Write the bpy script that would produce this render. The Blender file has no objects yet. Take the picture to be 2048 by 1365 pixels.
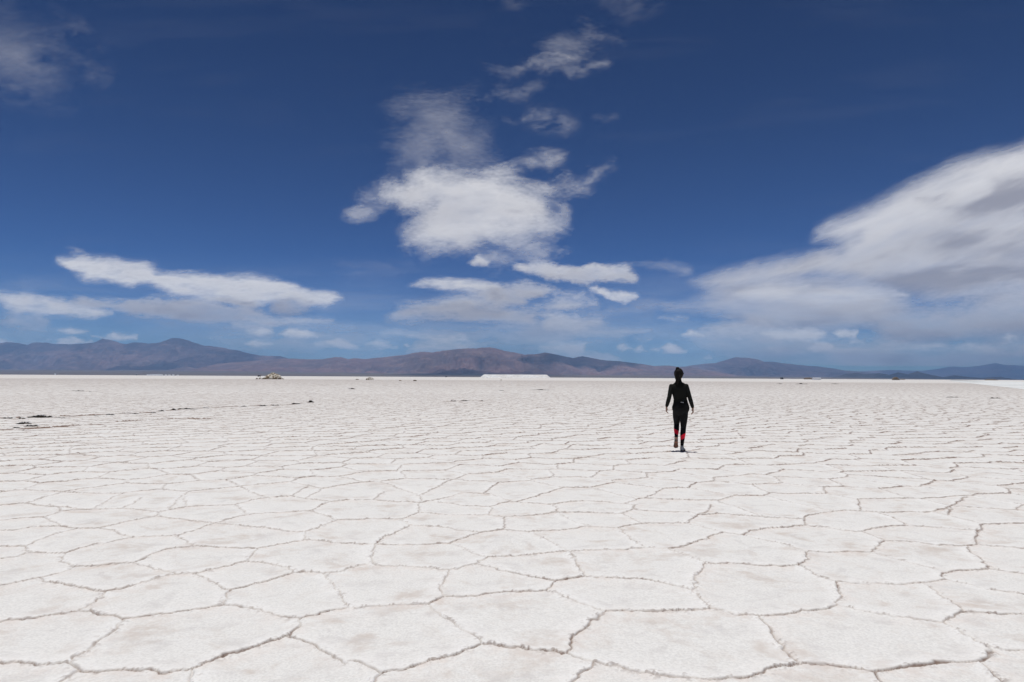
import bpy, math, random
import numpy as np
from mathutils import Vector, Matrix

C = bpy.context.scene.collection
SC = bpy.context.scene
R_ = math.radians

# ------------------------------------------------------------------ camera
CAM_H, FPX = 1.49, 1365.0
PITCH = math.atan(72.3 / 1365.0)
ROLL = math.atan(0.0054)
cd = bpy.data.cameras.new("camera"); cam = bpy.data.objects.new("camera", cd); C.objects.link(cam)
cd.sensor_width = 36.0; cd.lens = 36.0 * FPX / 2048.0
cd.clip_start = 0.05; cd.clip_end = 600000.0
cam.location = (0, 0, CAM_H)
CAMROT = Matrix.Rotation(math.pi / 2 + PITCH, 3, 'X') @ Matrix.Rotation(ROLL, 3, 'Z')
cam.rotation_euler = CAMROT.to_euler()
SC.camera = cam
CR = np.array(CAMROT)

def ray(px, py):
    v = CR @ np.array([(px - 1024.0) / FPX, -(py - 682.5) / FPX, -1.0])
    return v
def ground(px, py, z=0.0):
    v = ray(px, py); t = (z - CAM_H) / v[2]
    return Vector((v[0] * t, v[1] * t, z))
def at_range(px, py, rng):
    v = ray(px, py); t = rng / v[1]
    return Vector((v[0] * t, v[1] * t, CAM_H + v[2] * t))

# ------------------------------------------------------------------ light
SUN_EL, SUN_AZ = R_(85), R_(-28)       # azimuth from +Y (ahead), negative to the left
w = bpy.data.worlds.new("World"); SC.world = w; w.use_nodes = True
nt = w.node_tree; bg = nt.nodes["Background"]
sky = nt.nodes.new("ShaderNodeTexSky"); sky.sky_type = 'NISHITA'; sky.sun_disc = False
sky.sun_elevation = SUN_EL; sky.sun_rotation = SUN_AZ
sky.altitude = 3400; sky.air_density = 1.0; sky.dust_density = 0.3; sky.ozone_density = 6.0
# thin dry air at 3400 m: deepen the model sky's contrast, then set its level
gm = nt.nodes.new("ShaderNodeGamma"); gm.inputs[1].default_value = 2.12
mu = nt.nodes.new("ShaderNodeVectorMath"); mu.operation = 'MULTIPLY'; mu.inputs[1].default_value = (0.078, 0.078, 0.070)
nt.links.new(sky.outputs[0], gm.inputs[0]); nt.links.new(gm.outputs[0], mu.inputs[0])
bg.inputs[1].default_value = 0.10
nt.links.new(mu.outputs[0], bg.inputs[0])
sl = bpy.data.lights.new("sun", 'SUN'); so = bpy.data.objects.new("sun", sl); C.objects.link(so)
sl.energy = 3.55; sl.angle = R_(0.53); sl.color = (1.0, 0.965, 0.92)
sd = Vector((math.sin(SUN_AZ) * math.cos(SUN_EL), math.cos(SUN_AZ) * math.cos(SUN_EL), math.sin(SUN_EL)))
so.rotation_euler = sd.to_track_quat('Z', 'Y').to_euler()
so.location = (0, 0, 50)
SC.view_settings.view_transform = 'Standard'; SC.view_settings.look = 'None'
SC.view_settings.exposure = 0.0; SC.view_settings.gamma = 1.0
SC.render.engine = 'CYCLES'
cy = SC.cycles
cy.max_bounces = 5; cy.diffuse_bounces = 3; cy.glossy_bounces = 2; cy.transmission_bounces = 3
cy.volume_bounces = 1; cy.transparent_max_bounces = 12
cy.use_adaptive_sampling = True; cy.adaptive_threshold = 0.015
cy.use_denoising = True

# ------------------------------------------------------------------ helpers
def tag(o, label=None, cat=None, group=None, kind=None):
    if label: o['label'] = label
    if cat: o['category'] = cat
    if group: o['group'] = group
    if kind: o['kind'] = kind
    return o

def mat(name, col=(0.8, 0.8, 0.8), rough=0.8, spec=0.3):
    m = bpy.data.materials.new(name); m.use_nodes = True
    b = m.node_tree.nodes["Principled BSDF"]
    b.inputs["Base Color"].default_value = (*col, 1); b.inputs["Roughness"].default_value = rough
    b.inputs["Specular IOR Level"].default_value = spec
    return m

class G:
    """tiny node-graph helper"""
    def __init__(s, m): s.t = m.node_tree; s.b = s.t.nodes.get("Principled BSDF")
    def n(s, typ, **kw):
        o = s.t.nodes.new(typ)
        for k, v in kw.items():
            if k[0] == 'i' and k[1:].isdigit(): s.put(o.inputs[int(k[1:])], v)
            elif hasattr(o, k): setattr(o, k, v)
            else: s.put(o.inputs[k], v)
        return o
    def put(s, inp, v):
        if isinstance(v, bpy.types.NodeSocket): s.t.links.new(v, inp)
        else: inp.default_value = v
    def math(s, op, a, b=0.0, c=0.0, clamp=False):
        o = s.n("ShaderNodeMath", operation=op, use_clamp=clamp, i0=a, i1=b, i2=c); return o.outputs[0]
    def mix(s, f, a, b):
        o = s.t.nodes.new("ShaderNodeMix"); o.data_type = 'RGBA'
        s.put(o.inputs[0], f)
        for i, v in ((6, a), (7, b)):
            s.put(o.inputs[i], v if isinstance(v, bpy.types.NodeSocket) else (*v, 1))
        return o.outputs[2]
    def noise(s, vec, scale, detail=4, rough=0.55, dist=0.0):
        o = s.n("ShaderNodeTexNoise"); s.put(o.inputs["Vector"], vec)
        o.inputs["Scale"].default_value = scale; o.inputs["Detail"].default_value = detail
        o.inputs["Roughness"].default_value = rough; o.inputs["Distortion"].default_value = dist
        return o.outputs[0]
    def ramp(s, x, a, b, c=0.0, d=1.0):
        o = s.n("ShaderNodeMapRange", interpolation_type='SMOOTHSTEP')
        s.put(o.inputs[0], x)
        for i, v in zip((1, 2, 3, 4), (a, b, c, d)): s.put(o.inputs[i], v)
        return o.outputs[0]
    def attr(s, name): return s.n("ShaderNodeAttribute", attribute_name=name).outputs["Fac"]
    def bump(s, h, strength, dist):
        o = s.n("ShaderNodeBump"); s.put(o.inputs["Height"], h)
        o.inputs["Strength"].default_value = strength; o.inputs["Distance"].default_value = dist
        return o.outputs[0]

def mesh_obj(name, verts, faces, m=None, parent=None, smooth=False):
    me = bpy.data.meshes.new(name); me.from_pydata([tuple(v) for v in verts], [], faces); me.update()
    o = bpy.data.objects.new(name, me); C.objects.link(o)
    if m: me.materials.append(m)
    if parent: o.parent = parent
    if smooth: me.polygons.foreach_set("use_smooth", [True] * len(me.polygons))
    return o

def grid_obj(name, X, Y, Z, m, attrs=None, smooth=True, wrap=False):
    nr, nc = X.shape
    me = bpy.data.meshes.new(name)
    me.vertices.add(nr * nc)
    me.vertices.foreach_set("co", np.stack([X, Y, Z], -1).astype(np.float32).ravel())
    idx = np.arange(nr * nc, dtype=np.int32).reshape(nr, nc)
    if wrap:
        nxt = np.roll(idx, -1, axis=1); a = idx[:-1]; b = nxt[:-1]; c = nxt[1:]; d = idx[1:]
    else:
        a = idx[:-1, :-1]; b = idx[:-1, 1:]; c = idx[1:, 1:]; d = idx[1:, :-1]
    q = np.stack([a, b, c, d], -1).reshape(-1, 4)
    n = len(q)
    me.loops.add(n * 4); me.loops.foreach_set("vertex_index", q.ravel())
    me.polygons.add(n); me.polygons.foreach_set("loop_start", np.arange(0, n * 4, 4, dtype=np.int32))
    me.polygons.foreach_set("loop_total", np.full(n, 4, dtype=np.int32))
    me.polygons.foreach_set("use_smooth", np.full(n, smooth, dtype=bool))
    me.update(calc_edges=True)
    for k, v in (attrs or {}).items():
        at = me.attributes.new(k, 'FLOAT', 'POINT'); at.data.foreach_set("value", v.astype(np.float32).ravel())
    me.materials.append(m)
    o = bpy.data.objects.new(name, me); C.objects.link(o)
    return o

def _h(ix, iy, seed):
    with np.errstate(over='ignore'):
        h = (ix.astype(np.uint32) * np.uint32(374761393) + iy.astype(np.uint32) * np.uint32(668265263)
             + np.uint32((seed * 974634777) & 0xffffffff))
        h = (h ^ (h >> np.uint32(13))) * np.uint32(1274126177)
        h = (h ^ (h >> np.uint32(16))) * np.uint32(2246822519)
        h ^= h >> np.uint32(13)
    return h.astype(np.float32) * np.float32(1 / 4294967296.0)
def vnoise(x, y, seed=0):
    """value noise in -1..1"""
    fx = np.floor(x); fy = np.floor(y)
    ix = fx.astype(np.int64) & 0xffffffff; iy = fy.astype(np.int64) & 0xffffffff
    tx = (x - fx).astype(np.float32); ty = (y - fy).astype(np.float32)
    tx = tx * tx * (3 - 2 * tx); ty = ty * ty * (3 - 2 * ty)
    ix1 = (ix + 1) & 0xffffffff; iy1 = (iy + 1) & 0xffffffff
    a = _h(ix, iy, seed); b = _h(ix1, iy, seed); c = _h(ix, iy1, seed); d = _h(ix1, iy1, seed)
    return (a + (b - a) * tx + (c - a) * ty + (a - b - c + d) * tx * ty) * 2 - 1
def fbm(x, y, seed=0, octv=4, gain=0.5):
    s = 0; a = 1.0; t = 0
    for i in range(octv):
        s = s + a * vnoise(x * 2 ** i + 17.3 * i, y * 2 ** i - 9.1 * i, seed + i); t += a; a *= gain
    return s / t
def sstep(a, b, x):
    t = np.clip((x - a) / (b - a), 0, 1); return t * t * (3 - 2 * t)

# ------------------------------------------------------------------ salt crust: traced near cracks + jittered cells beyond
S_ = 1 / 2.814
def L(x, y): return (x * S_, 880 + y * S_)
def M(x, y): return (680 + x * S_, 880 + y * S_)
def Rr(x, y): return (1348 + x * S_, 880 + y * S_)
CR_L = [
 [(-40,1272),(120,1262),(230,1272),(385,1262)], [(385,1262),(400,1235),(490,1190),(530,1150),(600,1105),(660,1050),(680,1020)],
 [(385,1262),(400,1285),(425,1310)], [(425,1310),(370,1350),(290,1385)], [(425,1310),(560,1318),(720,1298),(900,1318),(1075,1300)],
 [(1075,1300),(1085,1400)], [(1075,1300),(1200,1238),(1400,1185),(1520,1140),(1632,1107)],
 [(1632,1107),(1690,1060),(1700,1035),(1690,1010)], [(1632,1107),(1720,1140),(1800,1170),(1880,1220),(1960,1268)],
 [(1690,1010),(1550,992),(1400,955),(1265,930)], [(1690,1010),(1800,985),(1960,952)],
 [(1265,930),(1080,965),(840,1000),(680,1020)], [(1265,930),(1272,890),(1310,850)],
 [(680,1020),(590,995),(460,968)], [(460,968),(320,985),(200,1005),(-40,1032)], [(460,968),(500,940),(575,895),(587,862)],
 [(587,862),(750,830),(900,778),(985,757)], [(587,862),(450,845),(380,825),(260,810),(240,778)],
 [(240,778),(100,805),(-40,832)], [(240,778),(320,755),(402,718)], [(402,718),(350,680),(345,655),(362,638)],
 [(402,718),(560,705),(740,695)], [(362,638),(270,640),(180,635)], [(362,638),(450,615),(600,585),(760,550)],
 [(740,695),(830,660),(940,620),(1085,598)], [(740,695),(860,730),(985,757)], [(985,757),(1100,755)],
 [(1100,755),(1250,715),(1392,685)], [(1100,755),(1190,800),(1310,850)], [(1310,850),(1450,810),(1600,775),(1680,755)],
 [(1392,685),(1500,698),(1600,722),(1680,755)], [(1392,685),(1420,650),(1445,617)], [(1680,755),(1760,752),(1840,757)],
 [(1840,757),(1960,735),(2070,708)], [(1840,757),(1870,815),(1900,880),(1960,952)],
 [(1085,598),(1055,565),(1000,545)], [(1085,598),(1250,605),(1445,617)], [(1445,617),(1560,595),(1712,565)],
 [(1712,565),(1715,522)], [(1712,565),(1850,575),(1960,588),(2070,590)], [(760,550),(670,530),(560,495)], [(760,550),(880,545),(1000,545)],
 [(1000,545),(1100,515),(1220,472)], [(1220,472),(1300,450),(1390,425)], [(1220,472),(1350,495),(1500,503),(1620,520),(1715,522)],
 [(1220,472),(1050,455),(880,436)], [(1715,522),(1800,500),(1850,475),(1900,455)], [(180,635),(80,665),(-40,682)],
 [(180,635),(150,625),(132,602)], [(132,602),(60,608),(-40,605)], [(132,602),(260,555),(330,530),(430,503)],
 [(430,503),(340,490)], [(430,503),(560,495)], [(560,495),(720,462),(880,436)], [(880,436),(890,410)],
 [(1390,425),(1370,395),(1330,366)], [(1390,425),(1550,415),(1750,402)], [(1750,402),(1830,430),(1900,455)],
 [(1750,402),(1800,375),(1860,352)], [(1860,352),(1960,343)], [(1900,455),(2070,450)], [(340,490),(200,495),(60,512),(-40,515)],
 [(340,490),(310,465),(250,437)], [(250,437),(120,440),(-40,458)], [(250,437),(345,402)], [(345,402),(520,395),(700,386)],
 [(345,402),(330,380),(280,362)], [(700,386),(800,402),(890,410)], [(700,386),(760,355),(800,326)], [(890,410),(1050,379),(1200,370),(1330,366)],
 [(1050,379),(1040,322)], [(1330,366),(1450,340),(1640,320)], [(1640,320),(1750,335),(1860,352)], [(1640,320),(1690,280),(1730,265)],
]
CR_M = [
 [(190,708),(185,650),(190,590)], [(190,708),(350,715),(480,725),(610,737)], [(610,737),(600,790),(575,830),(580,865),(602,888)],
 [(610,737),(700,715),(765,705)], [(765,705),(820,667)], [(602,888),(560,905),(500,930)], [(602,888),(740,890),(850,875),(980,865),(1160,850)],
 [(500,930),(350,937),(200,942),(80,950)], [(500,930),(560,985),(650,1035),(720,1090),(775,1115),(788,1155)],
 [(80,1250),(140,1280),(230,1325)], [(788,1155),(680,1210),(560,1250),(400,1295),(240,1325)], [(240,1325),(190,1400)],
 [(788,1155),(920,1165),(1080,1192),(1180,1205),(1270,1210)], [(1270,1210),(1290,1150),(1330,1095),(1400,1055),(1445,1015),(1465,975)],
 [(1270,1210),(1340,1235),(1408,1262)], [(1408,1262),(1395,1300),(1340,1335),(1290,1400)], [(1408,1262),(1550,1290),(1700,1320),(1900,1345),(2010,1352)],
 [(1465,975),(1600,968),(1800,975),(1970,968),(2080,960)], [(1465,975),(1380,935),(1290,905),(1230,870),(1160,850)], [(1160,850),(1195,825),(1215,798)],
 [(1215,798),(1100,780),(940,742),(765,705)], [(1215,798),(1300,788),(1385,775)], [(1385,775),(1550,785),(1750,805),(1900,835),(1970,850)],
 [(1385,775),(1350,725),(1315,675),(1300,636)], [(1300,636),(1150,645),(1000,658),(820,667)], [(1300,636),(1230,600),(1160,565),(1080,524)],
 [(1300,636),(1500,622),(1720,608)], [(820,667),(740,635),(640,588),(622,582)], [(622,582),(500,590),(350,592),(190,590)], [(622,582),(700,555),(790,525)],
 [(190,590),(260,545),(330,515),(400,482)], [(400,482),(350,450)], [(400,482),(560,495),(720,520),(790,525)], [(790,525),(925,509)],
 [(925,509),(930,470),(922,440)], [(925,509),(1080,524)], [(1080,524),(1250,512),(1395,495)], [(1395,495),(1300,455),(1215,413)],
 [(1395,495),(1560,503)], [(1560,503),(1620,545),(1670,585),(1720,608)], [(1560,503),(1640,485),(1700,478)], [(1720,608),(1840,610)],
 [(1840,610),(1900,605),(1970,585),(2170,524)], [(1840,610),(1900,640),(1960,660),(2070,705)],
 [(350,450),(200,447),(80,452)], [(350,450),(440,412)], [(440,412),(445,360)], [(440,412),(600,422),(840,425)], [(840,425),(850,395),(840,377)],
 [(840,425),(922,440)], [(922,440),(1080,430),(1215,413)], [(1215,413),(1225,390),(1195,366)], [(1215,413),(1350,412),(1580,418),(1650,396)],
 [(445,360),(320,352),(185,343)], [(445,360),(600,330),(690,304)], [(840,377),(700,375),(560,352)], [(840,377),(950,352)], [(950,352),(1080,362),(1195,366)],
 [(950,352),(850,306)], [(1195,366),(1360,345)], [(185,343),(90,343),(80,343)], [(185,343),(250,290)], [(690,304),(850,306)], [(1700,478),(1640,450),(1580,418)],
 [(1700,478),(1960,475)], [(1650,396),(1660,370),(1500,350),(1360,345)], [(1650,396),(1800,408),(1970,415),(2000,428)],
]
CR_R = [
 [(200,960),(150,910),(95,848)], [(200,960),(280,970),(370,995),(485,1003)], [(95,848),(120,790),(160,740),(190,705)],
 [(190,705),(320,702),(450,712),(580,718),(700,714)], [(700,714),(740,680),(750,633)], [(700,714),(780,755),(850,785),(920,802)],
 [(750,633),(650,605),(480,565),(390,540)], [(750,633),(860,640),(980,636),(1110,640)], [(290,524),(390,540)], [(290,524),(180,500),(80,477)],
 [(390,540),(430,515),(520,500),(640,495),(740,487)], [(740,487),(860,495),(960,512),(1060,520)], [(740,487),(732,455)],
 [(1060,520),(1150,500),(1310,485)], [(1060,520),(1110,550),(1178,575)], [(1178,575),(1150,610),(1110,640)], [(1178,575),(1350,582),(1500,598),(1645,604)],
 [(1110,640),(1230,675),(1340,700),(1440,720),(1515,742)], [(1515,742),(1500,770),(1520,788)], [(1515,742),(1600,735),(1770,730)],
 [(1520,788),(1400,812),(1130,812),(1000,808),(920,802)], [(1520,788),(1650,815),(1760,845),(1880,862),(2100,895)],
 [(1420,815),(1500,870),(1560,920),(1640,975)], [(1640,975),(1570,990),(1510,1033)], [(1640,975),(1800,990),(2100,1002)],
 [(920,802),(935,870),(928,932)], [(928,932),(860,955),(700,985),(620,998),(485,1003)], [(928,932),(1060,965),(1200,1000),(1340,1012),(1510,1033)],
 [(485,1003),(550,1060),(570,1120),(640,1200),(695,1265)], [(695,1265),(620,1275),(540,1280),(490,1320),(430,1350),(370,1362),(200,1358),(130,1352)],
 [(695,1265),(850,1270),(1000,1285),(1130,1310)], [(1130,1310),(1300,1290),(1480,1262),(1600,1265),(1720,1262)], [(1130,1310),(1180,1400)],
 [(1720,1262),(1780,1220),(1790,1190),(1770,1165)], [(1720,1262),(1800,1310),(1890,1400)], [(1770,1165),(1690,1130),(1620,1090),(1550,1060),(1510,1033)],
 [(1770,1165),(1850,1185),(2100,1205)], [(1770,730),(1740,700),(1680,650),(1645,604)], [(1770,730),(1880,745),(2100,770)], [(1645,604),(1705,595)],
 [(1705,595),(1700,550),(1705,515),(1740,484)], [(1705,595),(1850,605),(2100,630)], [(1705,515),(1500,495),(1310,485)], [(1740,484),(1850,478),(2100,472)],
 [(1310,485),(1240,450),(1150,410)], [(732,455),(640,450),(440,435),(250,420),(120,428)], [(732,455),(760,430),(850,410),(950,400)],
 [(120,428),(80,477)], [(120,428),(190,410),(210,365)], [(1150,410),(950,400)], [(1150,410),(1450,408)], [(1450,408),(1600,445),(1740,484)], [(1450,408),(1560,380),(1650,325)],
]
SEGS = []
for tab, f in ((CR_L, L), (CR_M, M), (CR_R, Rr)):
    for pl in tab:
        p = [ground(*f(*q)) for q in pl]
        for a, b in zip(p, p[1:]): SEGS.append((a.x, a.y, b.x, b.y, len(SEGS)))
REG = [L(-40,458),L(250,437),L(345,402),L(700,386),L(890,410),L(1050,379),L(1330,366),L(1640,320),L(1860,352),L(1960,343),
       M(185,343),M(445,360),M(690,304),M(850,306),M(950,352),M(1195,366),M(1360,345),M(1500,350),M(1660,370),M(1650,396),M(1970,415),
       Rr(120,428),Rr(440,435),Rr(732,455),Rr(950,400),Rr(1150,410),Rr(1450,408),Rr(1740,484),Rr(2100,472),Rr(2100,1400),L(-40,1400)]
REG = np.array([tuple(ground(*q))[:2] for q in REG])
PRESS = []
for pl in ([(-60,841),(0,838),(40,836.5),(100,834),(150,833.5),(220,830),(300,826),(330,822),(392,818),(420,816.5),(480,814),(520,812.5),(560,811),(600,808),(626,804.5)],
           [(60,781),(110,782),(160,782.5),(210,785)], [(890,803.5),(930,802.5),(975,802)], [(1040,781),(1100,780.3)],
           [(1530,768),(1600,768.3),(1700,768.2)], [(1860,794),(1905,795),(1960,797),(2048,798)], [(250,843),(330,840),(420,838)], [(0,861),(120,856),(200,851)]):
    p = [ground(*q) for q in pl]
    for a, b in zip(p, p[1:]): PRESS.append((a.x, a.y, b.x, b.y))
def inside(px, py, poly):
    c = np.zeros(px.shape, bool); n = len(poly)
    for i in range(n):
        x0, y0 = poly[i]; x1, y1 = poly[i - 1]
        if y0 == y1: continue
        m_ = ((y0 > py) != (y1 > py)) & (px < (x1 - x0) * (py - y0) / (y1 - y0) + x0)
        c ^= m_
    return c
def polydist(px, py, poly, closed=True):
    d = np.full(px.shape, 1e9, np.float64); n = len(poly)
    for i in range(n if closed else n - 1):
        x0, y0 = poly[i]; x1, y1 = poly[(i + 1) % n]
        vx, vy = x1 - x0, y1 - y0; l2 = vx * vx + vy * vy + 1e-12
        t = np.clip(((px - x0) * vx + (py - y0) * vy) / l2, 0, 1)
        d = np.minimum(d, (px - x0 - t * vx) ** 2 + (py - y0 - t * vy) ** 2)
    return np.sqrt(d)

CELL = 0.89
def seed_pts(ix, iy):
    """lattice seeds, hexagonal offset + jitter; seeds inside the traced region are moved far off"""
    j = 0.62
    x = (ix + 0.5 + 0.5 * (iy % 2) + j * (_h(ix & 0xffffffff, iy & 0xffffffff, 5) * 2 - 1) ) * CELL
    y = (iy + 0.5 + j * (_h(ix & 0xffffffff, iy & 0xffffffff, 6) * 2 - 1)) * CELL * 0.90
    return x, y
NLAT = 420
_li = np.arange(-NLAT, NLAT); _LX, _LY = np.meshgrid(_li, _li, indexing='ij')
_sx, _sy = seed_pts(_LX, _LY)
for _it in range(5):                      # let neighbouring seeds push each other apart
    fx = np.zeros_like(_sx); fy = np.zeros_like(_sy)
    for i in range(-3, 4):
        for j in range(-3, 4):
            if i == 0 and j == 0: continue
            dx = _sx - np.roll(np.roll(_sx, -i, 0), -j, 1); dy = _sy - np.roll(np.roll(_sy, -i, 0), -j, 1)
            d = np.sqrt(dx * dx + dy * dy) + 1e-6
            p = np.clip(1.15 * CELL - d, 0, 1) * (d < 3) / d
            fx += dx * p; fy += dy * p
    _sx = _sx + 0.30 * fx; _sy = _sy + 0.30 * fy
_near = (np.abs(_sx) < 16) & (_sy > -2) & (_sy < 20)
_kill = np.zeros(_sx.shape, bool)
_kill[_near] = inside(_sx[_near], _sy[_near], REG) | (polydist(_sx[_near], _sy[_near], REG) < 0.34)
_sx = np.where(_kill, 1e4, _sx).astype(np.float32); _sy = np.where(_kill, 1e4, _sy).astype(np.float32)

def crust(PX, PY, dr):
    """signed crack distance etc. for points (flat arrays)"""
    wx = PX + 0.030 * fbm(PX * 5, PY * 5, 11, 2) + 0.014 * vnoise(PX * 22, PY * 22, 13)
    wy = PY + 0.030 * fbm(PX * 5, PY * 5, 21, 2) + 0.014 * vnoise(PX * 22, PY * 22, 23)
    wx = wx.astype(np.float32); wy = wy.astype(np.float32)
    iy = np.floor(wy / (CELL * 0.90)).astype(np.int32); ix = np.floor(wx / CELL).astype(np.int32)
    best = np.full(wx.shape, 1e9, np.float32); bx = np.zeros_like(best); by = np.zeros_like(best)
    offs = [(i, j) for i in (-2, -1, 0, 1, 2) for j in (-2, -1, 0, 1, 2)]
    def sd_(i, j):
        a = np.clip(ix + i + NLAT, 0, 2 * NLAT - 1); b = np.clip(iy + j + NLAT, 0, 2 * NLAT - 1)
        return _sx[a, b], _sy[a, b]
    for i, j in offs:
        sx, sy = sd_(i, j); d = (sx - wx) ** 2 + (sy - wy) ** 2
        m_ = d < best; best = np.where(m_, d, best); bx = np.where(m_, sx, bx); by = np.where(m_, sy, by)
    ed = np.full(wx.shape, 1e9, np.float32); nx = np.zeros_like(ed); ny = np.zeros_like(ed); rid = np.zeros_like(ed)
    for i, j in offs:
        sx, sy = sd_(i, j); dx = sx - bx; dy = sy - by; l = np.sqrt(dx * dx + dy * dy)
        l = np.where(l < 1e-3, 1e9, l)
        e = ((sx + bx) / 2 - wx) * dx / l + ((sy + by) / 2 - wy) * dy / l
        e = np.where(l > 1e3, 1e9, e)
        m_ = e < ed; ed = np.where(m_, e, ed); nx = np.where(m_, -dx / l, nx); ny = np.where(m_, -dy / l, ny)
        rid = np.where(m_, np.abs(np.sin((sx + bx) * 37.7 + (sy + by) * 91.3)), rid)
    # (nx,ny): from neighbour towards own side
    reg = np.zeros(wx.shape, bool); nm = (np.abs(wx) < 14) & (wy < 16) & (wy > 0)
    reg[nm] = inside(wx[nm], wy[nm], REG)
    ed = np.where(reg, 5.0, np.maximum(ed, 0))
    for (x0, y0, x1, y1, k) in SEGS:
        pad = 0.9
        s = np.nonzero(nm & (wx > min(x0, x1) - pad) & (wx < max(x0, x1) + pad) & (wy > min(y0, y1) - pad) & (wy < max(y0, y1) + pad))[0]
        if len(s) == 0: continue
        vx, vy = x1 - x0, y1 - y0; l = math.hypot(vx, vy) + 1e-9
        qx = wx[s] - x0; qy = wy[s] - y0
        t = np.clip((qx * vx + qy * vy) / l / l, 0, 1)
        ex = qx - t * vx; ey = qy - t * vy; e = np.sqrt(ex * ex + ey * ey)
        m_ = e < ed[s]; ss = s[m_]
        ed[ss] = e[m_]; side = np.sign(qx * (-vy) + qy * vx)[m_]
        nx[ss] = -vy / l * side; ny[ss] = vx / l * side
        rid[ss] = abs(math.sin((x0 + y1) * 0.9 + k * 0.13))
    for k, (x0, y0, x1, y1) in enumerate(PRESS):
        s = np.nonzero((wx > min(x0, x1) - .9) & (wx < max(x0, x1) + .9) & (wy > min(y0, y1) - .9) & (wy < max(y0, y1) + .9))[0]
        if len(s) == 0: continue
        vx, vy = x1 - x0, y1 - y0; l = math.hypot(vx, vy) + 1e-9
        jx = 0.25 * vnoise(wx[s] * .9, wy[s] * .9, 71) ; qx = wx[s] - x0 + jx; qy = wy[s] - y0 + 0.45 * vnoise(wx[s] * .7, wy[s] * .7, 72)
        t = np.clip((qx * vx + qy * vy) / l / l, 0, 1)
        ex = qx - t * vx; ey = qy - t * vy; e = np.sqrt(ex * ex + ey * ey)
        m_ = e < ed[s]; ss = s[m_]
        ed[ss] = e[m_]; side = np.sign(qx * (-vy) + qy * vx)[m_]
        nx[ss] = -vy / l * side; ny[ss] = vx / l * side; rid[ss] = 2.6
    return ed, nx, ny, rid

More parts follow.
